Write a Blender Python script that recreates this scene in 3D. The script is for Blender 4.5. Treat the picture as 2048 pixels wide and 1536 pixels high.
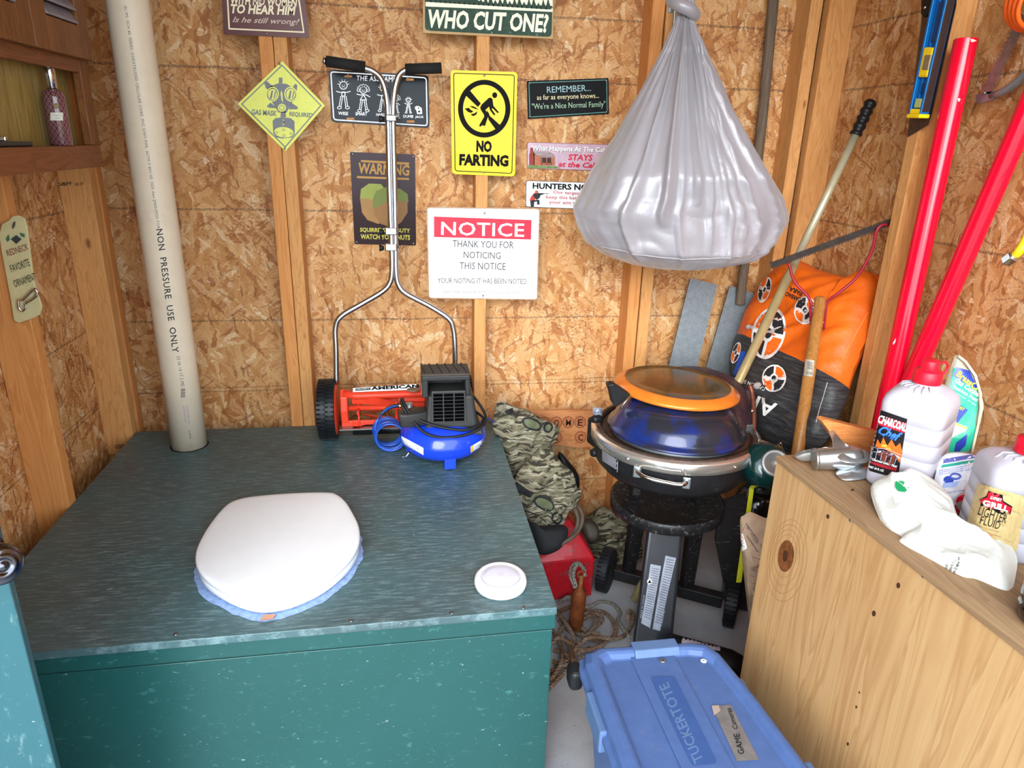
import bpy, bmesh, math, random
from mathutils import Vector, Matrix, noise
from mathutils.bvhtree import BVHTree
from mathutils.geometry import tessellate_polygon
for o in list(bpy.data.objects): bpy.data.objects.remove(o)
S = bpy.context.scene; C = S.collection
random.seed(7)
PI = math.pi
V = Vector

# ------------------------------------------------------------------ camera, light, exposure
ZC = 1.426; F = 1383.0                                   # eye height in metres, focal length in pixels of the 2048 px frame
AX = V((0.98791199, -0.02634432, 0.15276086)); AY = V((-0.15279123, -0.33183293, 0.93088224)); AZ = V((0.02616763, -0.94297024, -0.33184691))
AY = (AY - AX*AX.dot(AY)).normalized(); AX.normalize(); AZ = AX.cross(-AY).normalized()
if AZ.y > 0: AZ = -AZ
CAM = V((0, 0, ZC))
cd = bpy.data.cameras.new('camera'); cam = bpy.data.objects.new('camera', cd); C.objects.link(cam)
cd.sensor_width = 36; cd.lens = 36*F/2048; cd.clip_start = 0.02; cd.clip_end = 200
R_ = V((AX[0], AY[0], AZ[0])); D_ = V((AX[1], AY[1], AZ[1])); F_ = V((AX[2], AY[2], AZ[2]))
m3 = Matrix((R_, -D_, -F_)).transposed()
cam.matrix_world = Matrix.Translation(CAM) @ m3.to_4x4()
S.camera = cam
S.view_settings.view_transform = 'Standard'; S.view_settings.look = 'None'; S.view_settings.gamma = 1
S.view_settings.use_curve_mapping = False
S.view_settings.exposure = 0.93
wd = bpy.data.worlds.new('overcast_sky'); S.world = wd; wd.use_nodes = True
bg = wd.node_tree.nodes['Background']; bg.inputs[0].default_value = (0.78, 0.90, 1.0, 1); bg.inputs[1].default_value = 3.0
sd = bpy.data.lights.new('hazy_sun', 'SUN'); sd.energy = 1.9; sd.angle = math.radians(36); sd.color = (1, .99, .97)
so = bpy.data.objects.new('hazy_sun', sd); C.objects.link(so)
so.rotation_euler = V((0.34, 1.0, -0.40)).to_track_quat('-Z', 'Y').to_euler()

# ------------------------------------------------------------------ picture ray helpers (real depth comes from the surface that is hit)
def ray(px, py):
    r = V((px-1024, py-768, F)); return V((r.dot(AX), r.dot(AY), r.dot(AZ)))
def W(px, py, X=None, Y=None, Z=None):
    r = ray(px, py)
    if X is not None: t = X/r.x
    elif Y is not None: t = Y/r.y
    else: t = (Z-ZC)/r.z
    return CAM + r*t
class Plane:
    def __init__(s, p, n):
        s.p = V(p); s.n = V(n).normalized()
        if (CAM-s.p).dot(s.n) < 0: s.n = -s.n
    def __call__(s, px, py, h=0):
        r = ray(px, py); t = (s.p-CAM).dot(s.n)/r.dot(s.n)
        return CAM + r*t + s.n*h
def PY(y): return Plane((0, y, 0), (0, -1, 0))
def PX(x): return Plane((x, 0, 0), (-1 if x > 0 else 1, 0, 0))
def PZ(z): return Plane((0, 0, z), (0, 0, 1))
def P3(a, b, c): a, b, c = V(a), V(b), V(c); return Plane(a, (b-a).cross(c-a))
class Onto:
    def __init__(s, mb, fb=None):
        s.t = BVHTree.FromPolygons([tuple(v) for v in mb.v], mb.f); s.fb = fb
    def __call__(s, px, py, h=0):
        r = ray(px, py).normalized(); q, n, i, d = s.t.ray_cast(CAM, r)
        if q is None:
            return s.fb(px, py, h) if s.fb else None
        if n.dot(r) > 0: n = -n
        return q + n*h

# ------------------------------------------------------------------ mesh builder
class MB:
    def __init__(s): s.v = []; s.f = []; s.sm = []
    def add(s, vs, fs, smooth=False):
        b = len(s.v); s.v += [V(v) for v in vs]
        for f in fs: s.f.append([b+i for i in f]); s.sm.append(smooth)
        return s
    def hexa(s, p):   # p: 4 bottom (ccw from above), 4 top
        return s.add(p, [(3,2,1,0), (4,5,6,7), (0,1,5,4), (1,2,6,5), (2,3,7,6), (3,0,4,7)])
    def box(s, c, d, M=None):
        x, y, z = d[0]/2, d[1]/2, d[2]/2
        p = [V((sx*x, sy*y, sz*z)) for sz in (-1, 1) for sx, sy in ((-1,-1), (1,-1), (1,1), (-1,1))]
        if M: p = [M @ q for q in p]
        return s.hexa([V(c)+q for q in p])
    def bb(s, x0, x1, y0, y1, z0, z1):
        return s.box(((x0+x1)/2, (y0+y1)/2, (z0+z1)/2), (abs(x1-x0), abs(y1-y0), abs(z1-z0)))
    def tube(s, pts, r, n=12, cap=True, closed=False, smooth=True, flat=1.0):
        pts = [V(p) for p in pts]; m = len(pts)
        rs = r if isinstance(r, (list, tuple)) else [r]*m
        up = None; rings = []
        for i in range(m):
            if closed: t = pts[(i+1) % m]-pts[i-1]
            else: t = pts[min(i+1, m-1)]-pts[max(i-1, 0)]
            t.normalize()
            if up is None:
                a = V((0, 0, 1)) if abs(t.z) < .9 else V((1, 0, 0)); up = (a-t*a.dot(t)).normalized()
            else:
                up = up-t*up.dot(t)
                up = up.normalized() if up.length > 1e-6 else t.orthogonal().normalized()
            w = t.cross(up)
            rings.append([pts[i]+up*math.cos(2*PI*k/n)*rs[i]*flat+w*math.sin(2*PI*k/n)*rs[i] for k in range(n)])
        vs = [p for q in rings for p in q]; fs = []
        for i in range(m if closed else m-1):
            j = (i+1) % m
            for k in range(n):
                l = (k+1) % n; fs.append((i*n+k, i*n+l, j*n+l, j*n+k))
        s.add(vs, fs, smooth)
        if cap and not closed:
            s.add(rings[0], [tuple(range(n))[::-1]]); s.add(rings[-1], [tuple(range(n))])
        return s
    def loft(s, rings, cap=True, smooth=True, closed=True):
        n = len(rings[0]); vs = [p for q in rings for p in q]; fs = []
        for i in range(len(rings)-1):
            for k in range(n if closed else n-1):
                l = (k+1) % n; fs.append((i*n+k, i*n+l, (i+1)*n+l, (i+1)*n+k))
        s.add(vs, fs, smooth)
        if cap: s.add(rings[0], [tuple(range(n))[::-1]], smooth); s.add(rings[-1], [tuple(range(n))], smooth)
        return s
    def lathe(s, prof, M=None, n=32, cap=False, smooth=True):
        M = M or Matrix.Identity(4)
        rings = [[M @ V((r*math.cos(2*PI*k/n), r*math.sin(2*PI*k/n), z)) for k in range(n)] for r, z in prof]
        return s.loft(rings, cap, smooth)
    def prism(s, poly, dv, smooth=False):   # poly: 3-D ring, dv: extrusion vector
        a = [V(p) for p in poly]; b = [p+V(dv) for p in a]; n = len(a)
        t = tessellate_polygon([a])
        s.add(a, [tuple(q)[::-1] for q in t]); s.add(b, [tuple(q) for q in t])
        s.add(a+b, [(k, (k+1) % n, n+(k+1) % n, n+k) for k in range(n)], smooth)
        return s
    def grid(s, fn, nu, nv, smooth=True):
        vs = [fn(i/nu, j/nv) for j in range(nv+1) for i in range(nu+1)]
        fs = [(j*(nu+1)+i, j*(nu+1)+i+1, (j+1)*(nu+1)+i+1, (j+1)*(nu+1)+i) for j in range(nv) for i in range(nu)]
        return s.add(vs, fs, smooth)
    def sphere(s, c, r, n=16, m=10, sc=(1, 1, 1)):
        rings = []
        for j in range(m+1):
            a = PI*j/m
            rings.append([V(c)+V((math.sin(a)*math.cos(2*PI*k/n)*r*sc[0], math.sin(a)*math.sin(2*PI*k/n)*r*sc[1], -math.cos(a)*r*sc[2])) for k in range(n)])
        return s.loft(rings, False)

WL = {}
def obj(name, mb, mat, parent=None, bevel=0, seg=2, kind=None, label=None, fixn=True):
    base = WL[parent] if parent is not None else V((0, 0, 0))
    me = bpy.data.meshes.new(name)
    me.from_pydata([tuple(v-base) for v in mb.v], [], mb.f)
    me.polygons.foreach_set('use_smooth', mb.sm)
    me.update()
    bm = bmesh.new(); bm.from_mesh(me)
    bmesh.ops.remove_doubles(bm, verts=bm.verts, dist=1e-6)
    if bevel > 0:
        es = [e for e in bm.edges if len(e.link_faces) == 2 and e.calc_face_angle(0) > .5]
        if fixn: bmesh.ops.recalc_face_normals(bm, faces=bm.faces)
        bmesh.ops.bevel(bm, geom=es, offset=bevel, segments=seg, profile=.5, affect='EDGES', clamp_overlap=True)
    if fixn: bmesh.ops.recalc_face_normals(bm, faces=bm.faces)
    bm.to_mesh(me); bm.free()
    me.materials.append(mat)
    o = bpy.data.objects.new(name, me); C.objects.link(o)
    if parent is not None: o.parent = parent
    WL[o] = base
    if kind: o['kind'] = kind
    if label: o['label'] = label
    return o
def thing(name, label, cat, loc=(0, 0, 0), group=None):
    o = bpy.data.objects.new(name, None); C.objects.link(o); o.empty_display_size = .05
    o.location = loc; o['label'] = label; o['category'] = cat
    if group: o['group'] = group
    WL[o] = V(loc); return o
def tag(o, label, cat, group=None):
    o['label'] = label; o['category'] = cat
    if group: o['group'] = group
    return o
def struct(name, mb, mat, **k):
    o = obj(name, mb, mat, **k); o['kind'] = 'structure'; return o

# ------------------------------------------------------------------ lettering and flat print
_tc = {}
def glyphs(body, bold=0.0, shear=0.0, space=1.0):
    key = (body, bold, shear, space)
    if key in _tc: return _tc[key]
    cu = bpy.data.curves.new('t', 'FONT'); cu.body = body; cu.size = 1; cu.offset = max(0, bold); cu.shear = shear
    cu.resolution_u = 2; cu.space_character = space; cu.fill_mode = 'FRONT'
    ob = bpy.data.objects.new('t', cu); C.objects.link(ob)
    dg = bpy.context.evaluated_depsgraph_get(); me = bpy.data.meshes.new_from_object(ob.evaluated_get(dg))
    vs = [(v.co.x, v.co.y) for v in me.vertices]; fs = [tuple(p.vertices) for p in me.polygons]
    bpy.data.objects.remove(ob); bpy.data.curves.remove(cu); bpy.data.meshes.remove(me)
    x0 = min(v[0] for v in vs); x1 = max(v[0] for v in vs); y0 = min(v[1] for v in vs); y1 = max(v[1] for v in vs)
    vs = [((x-x0)/(x1-x0), (y-y0)/(y1-y0)) for x, y in vs]
    _tc[key] = (vs, fs); return _tc[key]
class Art:
    """flat print laid on a surface; coordinates are read off the photograph"""
    JOIN = {'fine_print', 'barcode', 'figure', 'grill_line', 'canister_hole', 'valve', 'cabin_log', 'porch_post', 'eyepiece', 'glare', 'hook_hole', 'stitching', 'flame', 'burned_ring', 'knot_ring', 'tape_print', 'rifle', 'border', 'green_print'}
    def __init__(s, mp, parent, lift=0.0): s.m = mp; s.p = parent; s.d = {}; s.i = 0; s.g = 0; s.lift = lift
    def mb(s, name, mat):
        s.i += 1; k = (name, mat.name, s.g if name in s.JOIN else 1000+s.i)
        e = s.d.setdefault(k, [MB(), mat, 0]); e[2] += 1; return e[0]
    def put(s, name, mat, pts, fs, lv):
        if isinstance(s.m, Onto):                        # follow a curved surface: split long edges
            pts = list(pts)
            for _ in range(4):
                new = []; cut = {}; big = False
                def mid(i, j):
                    k = (min(i, j), max(i, j))
                    if k not in cut: cut[k] = len(pts); pts.append(((pts[i][0]+pts[j][0])/2, (pts[i][1]+pts[j][1])/2))
                    return cut[k]
                for f in fs:
                    if len(f) == 4: tr = [(f[0], f[1], f[2]), (f[0], f[2], f[3])]
                    else: tr = [(f[0], f[k], f[k+1]) for k in range(1, len(f)-1)]
                    for a, b, c in tr:
                        L = [math.dist(pts[a], pts[b]), math.dist(pts[b], pts[c]), math.dist(pts[c], pts[a])]
                        if max(L) > 9:
                            big = True; j = L.index(max(L)); a, b, c = ((a, b, c), (b, c, a), (c, a, b))[j]; m = mid(a, b); new += [(a, m, c), (m, b, c)]
                        else: new.append((a, b, c))
                fs = new
                if not big or len(fs) > 4000: break
        q = [s.m(x, y, .0006*lv+s.lift) for x, y in pts]
        if any(p is None for p in q):
            ok = [p is not None for p in q]; fs = [f for f in fs if all(ok[i] for i in f)]
            q = [p if p is not None else V((0, 0, 0)) for p in q]
            if not fs: return
            used = sorted({i for f in fs for i in f}); mp = {i: k for k, i in enumerate(used)}
            q = [q[i] for i in used]; fs = [tuple(mp[i] for i in f) for f in fs]
        s.mb(name, mat).add(q, fs)
    def poly(s, mat, pts, lv=1, name='print'):
        t = tessellate_polygon([[V((x, y, 0)) for x, y in pts]]); s.put(name, mat, pts, [tuple(q) for q in t], lv)
    def holes(s, mat, loops, lv=1, name='print'):
        pts = [p for l in loops for p in l]
        t = tessellate_polygon([[V((x, y, 0)) for x, y in l] for l in loops]); s.put(name, mat, pts, [tuple(q) for q in t], lv)
    def patch(s, mat, quad, lv=1, nu=6, nv=6, name='print'):   # TL TR BR BL
        a, b, c, d = quad; pts = []
        for j in range(nv+1):
            for i in range(nu+1):
                u = i/nu; v = j/nv
                pts.append(((a[0]*(1-u)+b[0]*u)*(1-v)+(d[0]*(1-u)+c[0]*u)*v, (a[1]*(1-u)+b[1]*u)*(1-v)+(d[1]*(1-u)+c[1]*u)*v))
        s.put(name, mat, pts, [(j*(nu+1)+i, j*(nu+1)+i+1, (j+1)*(nu+1)+i+1, (j+1)*(nu+1)+i) for j in range(nv) for i in range(nu)], lv)
    def ell(s, mat, cx, cy, rx, ry=None, lv=1, n=20, rot=0, name='print'):
        s.poly(mat, ellp(cx, cy, rx, ry, n, rot), lv, name)
    def ring(s, mat, cx, cy, rx, ry, w, lv=1, n=32, rot=0, name='print'):
        a = ellp(cx, cy, rx, ry, n, rot); b = ellp(cx, cy, rx-w, ry-w, n, rot)
        s.put(name, mat, a+b, [(k, (k+1) % n, n+(k+1) % n, n+k) for k in range(n)], lv)
    def line(s, mat, pts, w, lv=1, closed=False, name='print'):
        n = len(pts); L = []; Rr = []
        for i in range(n):
            a = V(pts[(i-1) % n] if closed or i else pts[i]); b = V(pts[(i+1) % n] if closed or i < n-1 else pts[i])
            t = (b-a).normalized(); k = V((-t.y, t.x))*w/2; p = V(pts[i])
            if 0 < i < n-1 or closed:
                t1 = (p-a).normalized(); c = max(.5, t.dot(t1)); k = k/c
            L.append(tuple(p+k)); Rr.append(tuple(p-k))
        m = n if closed else n-1
        s.put(name, mat, L+Rr, [(i, (i+1) % n, n+(i+1) % n, n+i) for i in range(m)], lv)
    def text(s, mat, body, x0, y0, x1, y1, h, lv=2, bold=0.0, shear=0.0, skew=0.0, space=1.0, name='lettering'):
        """bottom left, bottom right of the word and its height, all in photograph pixels"""
        vs, fs = glyphs(body, bold, shear, space)
        n = V((x1-x0, y1-y0)); up = V((n.y, -n.x)).normalized()*h + n.normalized()*skew*h
        s.put(name, mat, [(x0+n.x*a+up.x*b, y0+n.y*a+up.y*b) for a, b in vs], fs, lv)
    def done(s, labels={}):
        out = []
        for (name, mn, k), (mb, mat, c) in s.d.items():
            if mb.f: out.append(obj(name, mb, mat, s.p, fixn=False, label=labels.get(name), kind='stuff' if name in s.JOIN and c > 1 else None))
        return out
def ellp(cx, cy, rx, ry=None, n=20, rot=0):
    ry = rx if ry is None else ry; c, q = math.cos(rot), math.sin(rot)
    return [(cx+rx*math.cos(2*PI*k/n)*c-ry*math.sin(2*PI*k/n)*q, cy+rx*math.cos(2*PI*k/n)*q+ry*math.sin(2*PI*k/n)*c) for k in range(n)]
def rrect(x0, y0, x1, y1, r, n=4):
    o = []
    for cx, cy, a in ((x1-r, y0+r, -PI/2), (x1-r, y1-r, 0), (x0+r, y1-r, PI/2), (x0+r, y0+r, PI)):
        for k in range(n+1): o.append((cx+r*math.cos(a+PI/2*k/n), cy+r*math.sin(a+PI/2*k/n)))
    return o
def rquad(q, r, n=4):
    """rounded quadrilateral, TL TR BR BL, r pixels"""
    o = []
    for i in range(4):
        p = V(q[i]); a = (V(q[i-1])-p).normalized(); b = (V(q[(i+1) % 4])-p).normalized()
        p0 = p+a*r; p1 = p+b*r
        for k in range(n+1):
            t = k/n; o.append(tuple((1-t)**2*p0+2*t*(1-t)*p+t*t*p1))
    return o
def curve(pts, n=6, closed=False):
    """Catmull-Rom through points"""
    P = [V(p) for p in pts]; m = len(P); out = []
    for i in range(m if closed else m-1):
        a = P[(i-1) % m] if closed or i else P[0]; b = P[i]; c = P[(i+1) % m]; d = P[(i+2) % m] if closed or i < m-2 else P[-1]
        for k in range(n):
            t = k/n
            out.append(.5*((2*b)+(c-a)*t+(2*a-5*b+4*c-d)*t*t+(3*b-a-3*c+d)*t**3))
    if not closed: out.append(P[-1])
    return out
def pillow(outline_px, plane, th, back=None, nr=14, amp=0.0, fr=12, power=4, seed=0, sub=5, crease=0.0, shape=None, dirv=None, st=(1, 1)):
    """a stuffed or crumpled closed body whose outline is given on a plane"""
    ol = curve([V((x, y, 0)) for x, y in outline_px], sub, True); n = len(ol)
    cx = sum(p.x for p in ol)/n; cy = sum(p.y for p in ol)/n
    back = th if back is None else back; mb = MB(); nn = plane.n
    def pt(i, r, sgn):
        x = cx+(ol[i].x-cx)*r; y = cy+(ol[i].y-cy)*r; p = plane(x, y)
        prof = max(0, 1-r**power)**.5
        if dirv is not None:
            d1 = (plane(cx+dirv[0], cy+dirv[1])-plane(cx, cy)).normalized(); d2 = nn.cross(d1); q = V((p.dot(d1)*fr*st[0], p.dot(d2)*fr*st[1], seed*3.1))
        else: q = p*fr+V((seed*7.1, seed*3.3, seed))
        w = noise.fractal(q, 1.0, 2.0, 3)*amp
        if crease: w += (max(0, 1-3.2*abs(noise.noise(q*1.1)))**1.5-.3)*crease + (max(0, 1-3.2*abs(noise.noise(q*2.3+V((5, 2, 1)))))**1.5-.3)*crease*.4
        if shape: prof *= shape((x, y))
        h = (th if sgn > 0 else -back)*prof + (w*min(1, (1-r)*4+.25) if sgn > 0 else 0)
        return p+nn*h
    for sgn in (1, -1):
        rings = [[pt(i, 1-(1-j/nr)**1.0 if False else j/nr, sgn) for i in range(n)] for j in range(1, nr+1)]
        mb.loft(rings, False); c = pt(0, 0, sgn); mb.add([c]+rings[0], [(0, k+1, (k+1) % n+1) for k in range(n)], True)
    return mb

# ------------------------------------------------------------------ materials
def nt(name):
    m = bpy.data.materials.new(name); m.use_nodes = True; n = m.node_tree; b = n.nodes['Principled BSDF']; return m, n, b
def N(n, t, **k):
    x = n.nodes.new(t)
    for a, v in k.items():
        if a.startswith('i_'):
            key = a[2:].replace('_', ' '); x.inputs[int(key) if key.isdigit() else key].default_value = v
        else: setattr(x, a, v)
    return x
def rgb(h):
    if isinstance(h, str):
        c = [int(h[i:i+2], 16)/255 for i in (0, 2, 4)]
        return tuple((x/12.92 if x <= .04045 else ((x+.055)/1.055)**2.4) for x in c)+(1,)
    return tuple(h)+(1,) if len(h) == 3 else h
def mix(n, fac, a, b, blend='MIX'):
    x = n.nodes.new('ShaderNodeMix'); x.data_type = 'RGBA'; x.blend_type = blend
    for s, v in ((x.inputs[0], fac), (x.inputs[6], a), (x.inputs[7], b)):
        if hasattr(v, 'links') or isinstance(v, bpy.types.NodeSocket): n.links.new(v, s)
        else: s.default_value = v
    return x.outputs[2]
def mmath(n, op, a, b=0.0, clamp=False):
    x = n.nodes.new('ShaderNodeMath'); x.operation = op; x.use_clamp = clamp
    for s, v in ((x.inputs[0], a), (x.inputs[1], b)):
        if isinstance(v, bpy.types.NodeSocket): n.links.new(v, s)
        else: s.default_value = v
    return x.outputs[0]
def ramp(n, fac, stops, interp='LINEAR'):
    x = n.nodes.new('ShaderNodeValToRGB'); x.color_ramp.interpolation = interp
    e = x.color_ramp.elements
    while len(e) < len(stops): e.new(0.5)
    for i, (p, c) in enumerate(stops): e[i].position = p; e[i].color = c if len(c) == 4 else tuple(c)+(1,)
    n.links.new(fac, x.inputs[0]); return x.outputs[0]
def coords(n, scale=(1, 1, 1), rot=(0, 0, 0), loc=(0, 0, 0)):
    t = N(n, 'ShaderNodeTexCoord'); m = N(n, 'ShaderNodeMapping'); n.links.new(t.outputs['Object'], m.inputs[0])
    m.inputs['Scale'].default_value = scale; m.inputs['Rotation'].default_value = rot; m.inputs['Location'].default_value = loc
    return m.outputs[0]
def noise_(n, vec, scale, detail=3, rough=.5, dist=0, out=0):
    x = N(n, 'ShaderNodeTexNoise'); x.inputs['Scale'].default_value = scale; x.inputs['Detail'].default_value = detail
    x.inputs['Roughness'].default_value = rough; x.inputs['Distortion'].default_value = dist
    n.links.new(vec, x.inputs['Vector']); return x.outputs[out]
def bump(n, b, h, strength=.2, dist=.002):
    x = N(n, 'ShaderNodeBump'); x.inputs['Strength'].default_value = strength; x.inputs['Distance'].default_value = dist
    n.links.new(h, x.inputs['Height']); n.links.new(x.outputs[0], b.inputs['Normal']); return x
GR = lambda v: (v, v, v, 1)
_pm = {}
def pmat(col, rough=.5, metal=0, var=.08, sc=30, bmp=0.0, dirt=None, dsc=14, damt=.5, coat=0, trans=0, spec=.3, name=None, alpha=1, st=(1, 1, 1)):
    """plain surface with slight mottling; dirt: a second colour in patches"""
    key = (col, rough, metal, var, sc, bmp, dirt, dsc, damt, coat, trans, spec, name, alpha, st)
    if key in _pm: return _pm[key]
    m, n, b = nt(name or ('surface_%d' % len(_pm))); c = rgb(col); v = coords(n, st)
    nz = noise_(n, v, sc, 4, .6)
    d = tuple(max(0, x*(1-var*1.6)) for x in c[:3])+(1,); l = tuple(min(1, x*(1+var)) for x in c[:3])+(1,)
    o = ramp(n, nz, [(.3, d), (.7, l)])
    if dirt is not None:
        n2 = noise_(n, v, dsc, 6, .65)
        f = ramp(n, n2, [(1-damt-.08, GR(0)), (1-damt+.08, GR(1))]); o = mix(n, f, o, rgb(dirt))
    n.links.new(o, b.inputs['Base Color'])
    b.inputs['Roughness'].default_value = rough; b.inputs['Metallic'].default_value = metal
    b.inputs['Specular IOR Level'].default_value = spec
    b.inputs['Coat Weight'].default_value = coat; b.inputs['Transmission Weight'].default_value = trans
    b.inputs['Alpha'].default_value = alpha
    if bmp: bump(n, b, nz, bmp, .002)
    _pm[key] = m; return m
def wood(name, c1, c2, c3, axis='z', sc=1.0, rough=.6, knots=True, bmp=.15, fine=1.0):
    """long-grained timber; axis is the grain direction"""
    m, n, b = nt(name); s = {'x': (.09, 1, 1), 'y': (1, .09, 1), 'z': (1, 1, .09)}[axis]
    v = coords(n, tuple(k*sc for k in s)); v2 = coords(n, tuple(k*sc*(1 if k == 1 else .4) for k in s))
    base = noise_(n, v, 22, 3, .55, 1.2)
    w = mmath(n, 'FRACT', mmath(n, 'MULTIPLY', base, 7.0))
    ringc = ramp(n, w, [(0, rgb(c1)), (.55, rgb(c2)), (.85, rgb(c3)), (1, rgb(c1))])
    soft = mix(n, .45, ringc, ramp(n, noise_(n, v, 9, 2), [(.3, rgb(c1)), (.7, rgb(c2))]))
    fib = noise_(n, v2, 260*fine, 3, .6)
    o = mix(n, mmath(n, 'MULTIPLY', fib, .35), soft, rgb(c3))
    if knots:
        vk = coords(n, tuple(k if k == 1 else k*5 for k in s)); vo = N(n, 'ShaderNodeTexVoronoi'); vo.inputs['Scale'].default_value = 6.5*sc
        n.links.new(vk, vo.inputs['Vector'])
        k = ramp(n, vo.outputs['Distance'], [(.055, GR(1)), (.10, GR(0))])
        o = mix(n, mmath(n, 'MULTIPLY', k, .75), o, rgb('6b3a1c'))
    n.links.new(o, b.inputs['Base Color']); b.inputs['Roughness'].default_value = rough
    b.inputs['Specular IOR Level'].default_value = .25
    if bmp: bump(n, b, fib, bmp, .001)
    return m
def osb(name, plane, seed):
    """oriented strand board: several layers of long flat flakes, printed nailing lines"""
    m, n, b = nt(name); t = N(n, 'ShaderNodeTexCoord'); sp = N(n, 'ShaderNodeSeparateXYZ'); n.links.new(t.outputs['Object'], sp.inputs[0])
    cb = N(n, 'ShaderNodeCombineXYZ'); n.links.new(sp.outputs[0 if plane == 'xz' else 1], cb.inputs[0]); n.links.new(sp.outputs[2], cb.inputs[1]); p = cb.outputs[0]
    ds = N(n, 'ShaderNodeTexNoise'); ds.inputs['Scale'].default_value = 14; ds.inputs['Detail'].default_value = 4; ds.inputs['Roughness'].default_value = .62
    n.links.new(p, ds.inputs['Vector'])
    ds2 = N(n, 'ShaderNodeTexNoise'); ds2.inputs['Scale'].default_value = 85; ds2.inputs['Detail'].default_value = 2; n.links.new(p, ds2.inputs['Vector'])
    def vop(op, a, bb):
        x = N(n, 'ShaderNodeVectorMath', operation=op)
        for s_, v_ in ((x.inputs[0], a), (x.inputs[1], bb)):
            if isinstance(v_, bpy.types.NodeSocket): n.links.new(v_, s_)
            else: s_.default_value = v_
        return x.outputs[0]
    dv = vop('MULTIPLY', vop('SUBTRACT', ds.outputs['Color'], (.5, .5, .5)), (.030, .030, 0))
    dv = vop('ADD', dv, vop('MULTIPLY', vop('SUBTRACT', ds2.outputs['Color'], (.5, .5, .5)), (.012, .012, 0)))
    pd = vop('ADD', p, dv)
    pal = [(0, rgb('9a5c30')), (.18, rgb('c0864c')), (.38, rgb('d4a26c')), (.55, rgb('deb27c')), (.7, rgb('c99356')), (.8, rgb('b0733f')), (.88, rgb('d8a870')), (1, rgb('ecd0a8'))]
    col = None; hgt = None
    lay = [(.3, 12, 28, 0), (1.25, 9, 34, .45), (-.35, 10, 38, .5), (1.9, 12, 50, .55), (.15, 9, 46, .6), (.75, 16, 72, .62), (-.9, 15, 66, .68), (1.5, 18, 80, .7)]
    for i, (a, sx, sy, th) in enumerate(lay):
        mp = N(n, 'ShaderNodeMapping'); n.links.new(pd, mp.inputs[0]); mp.vector_type = 'TEXTURE'
        mp.inputs['Rotation'].default_value = (0, 0, a); mp.inputs['Scale'].default_value = (1/sx, 1/sy, 1); mp.inputs['Location'].default_value = (seed+i*.37, i*.21, 0)
        vo = N(n, 'ShaderNodeTexVoronoi', voronoi_dimensions='2D'); vo.inputs['Scale'].default_value = 1; n.links.new(mp.outputs[0], vo.inputs['Vector'])
        sc = N(n, 'ShaderNodeSeparateColor'); n.links.new(vo.outputs['Color'], sc.inputs[0])
        fm = N(n, 'ShaderNodeMapping'); n.links.new(mp.outputs[0], fm.inputs[0]); fm.inputs['Scale'].default_value = (.35, 3.2, 1)
        fb = noise_(n, fm.outputs[0], 2.2, 3, .6)
        tone = mmath(n, 'ADD', sc.outputs[1], mmath(n, 'MULTIPLY', mmath(n, 'SUBTRACT', fb, .5), .75))
        c = ramp(n, tone, pal)
        if col is None: col = c; hgt = sc.outputs[0]
        else:
            k = mmath(n, 'GREATER_THAN', sc.outputs[0], th)
            col = mix(n, mmath(n, 'MULTIPLY', k, .85), col, c); hgt = mmath(n, 'MAXIMUM', mmath(n, 'MULTIPLY', sc.outputs[0], k), mmath(n, 'MULTIPLY', hgt, .7))
    fine = noise_(n, p, 420, 2, .7)
    col = mix(n, ramp(n, fine, [(.38, GR(.55)), (.52, GR(0))]), col, rgb('8e5a30'))
    # reddish bark flecks in clusters
    big = ramp(n, noise_(n, p, 5.5, 3, .6), [(.48, GR(0)), (.66, GR(1))])
    st = N(n, 'ShaderNodeMapping'); n.links.new(pd, st.inputs[0]); st.inputs['Scale'].default_value = (1, 1.7, 1); st.inputs['Rotation'].default_value = (0, 0, .5)
    fl = ramp(n, noise_(n, st.outputs[0], 95, 3, .7), [(.52, GR(0)), (.57, GR(1))])
    col = mix(n, mmath(n, 'MULTIPLY', mmath(n, 'MULTIPLY', fl, big), .75), col, rgb('6e2f26'))
    fl2 = ramp(n, noise_(n, st.outputs[0], 60, 3, .7), [(.68, GR(0)), (.71, GR(1))])
    col = mix(n, mmath(n, 'MULTIPLY', fl2, .5), col, rgb('5c3018'))
    # thin dark slivers lying every way
    for k_, (a_, sx_, sy_, th_, c_) in enumerate(((.5, 22, 170, .968, '8a4f2a'), (1.7, 26, 190, .972, '7a4426'), (-.6, 30, 200, .968, '93603a'))):
        mp = N(n, 'ShaderNodeMapping'); n.links.new(pd, mp.inputs[0]); mp.vector_type = 'TEXTURE'; mp.inputs['Rotation'].default_value = (0, 0, a_); mp.inputs['Scale'].default_value = (1/sx_, 1/sy_, 1)
        vo = N(n, 'ShaderNodeTexVoronoi', voronoi_dimensions='2D'); vo.inputs['Scale'].default_value = 1; n.links.new(mp.outputs[0], vo.inputs['Vector'])
        sc = N(n, 'ShaderNodeSeparateColor'); n.links.new(vo.outputs['Color'], sc.inputs[0]); col = mix(n, mmath(n, 'MULTIPLY', mmath(n, 'GREATER_THAN', sc.outputs[0], th_), .6), col, rgb(c_))
    # printed nailing lines
    zz = mmath(n, 'ADD', sp.outputs[2], mmath(n, 'MULTIPLY', mmath(n, 'SUBTRACT', noise_(n, p, 9, 1), .5), .006))
    lm = None
    for z0, w in ((1.786, .0034), (1.605, .0036), (1.2, .0034), (.844, .003), (.612, .0018), (.598, .0022), (.2, .003)):
        d = mmath(n, 'LESS_THAN', mmath(n, 'ABSOLUTE', mmath(n, 'SUBTRACT', zz, z0)), w)
        lm = d if lm is None else mmath(n, 'MAXIMUM', lm, d)
    brk = ramp(n, noise_(n, p, 160, 2, .6), [(.36, GR(.05)), (.58, GR(.7))])
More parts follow.
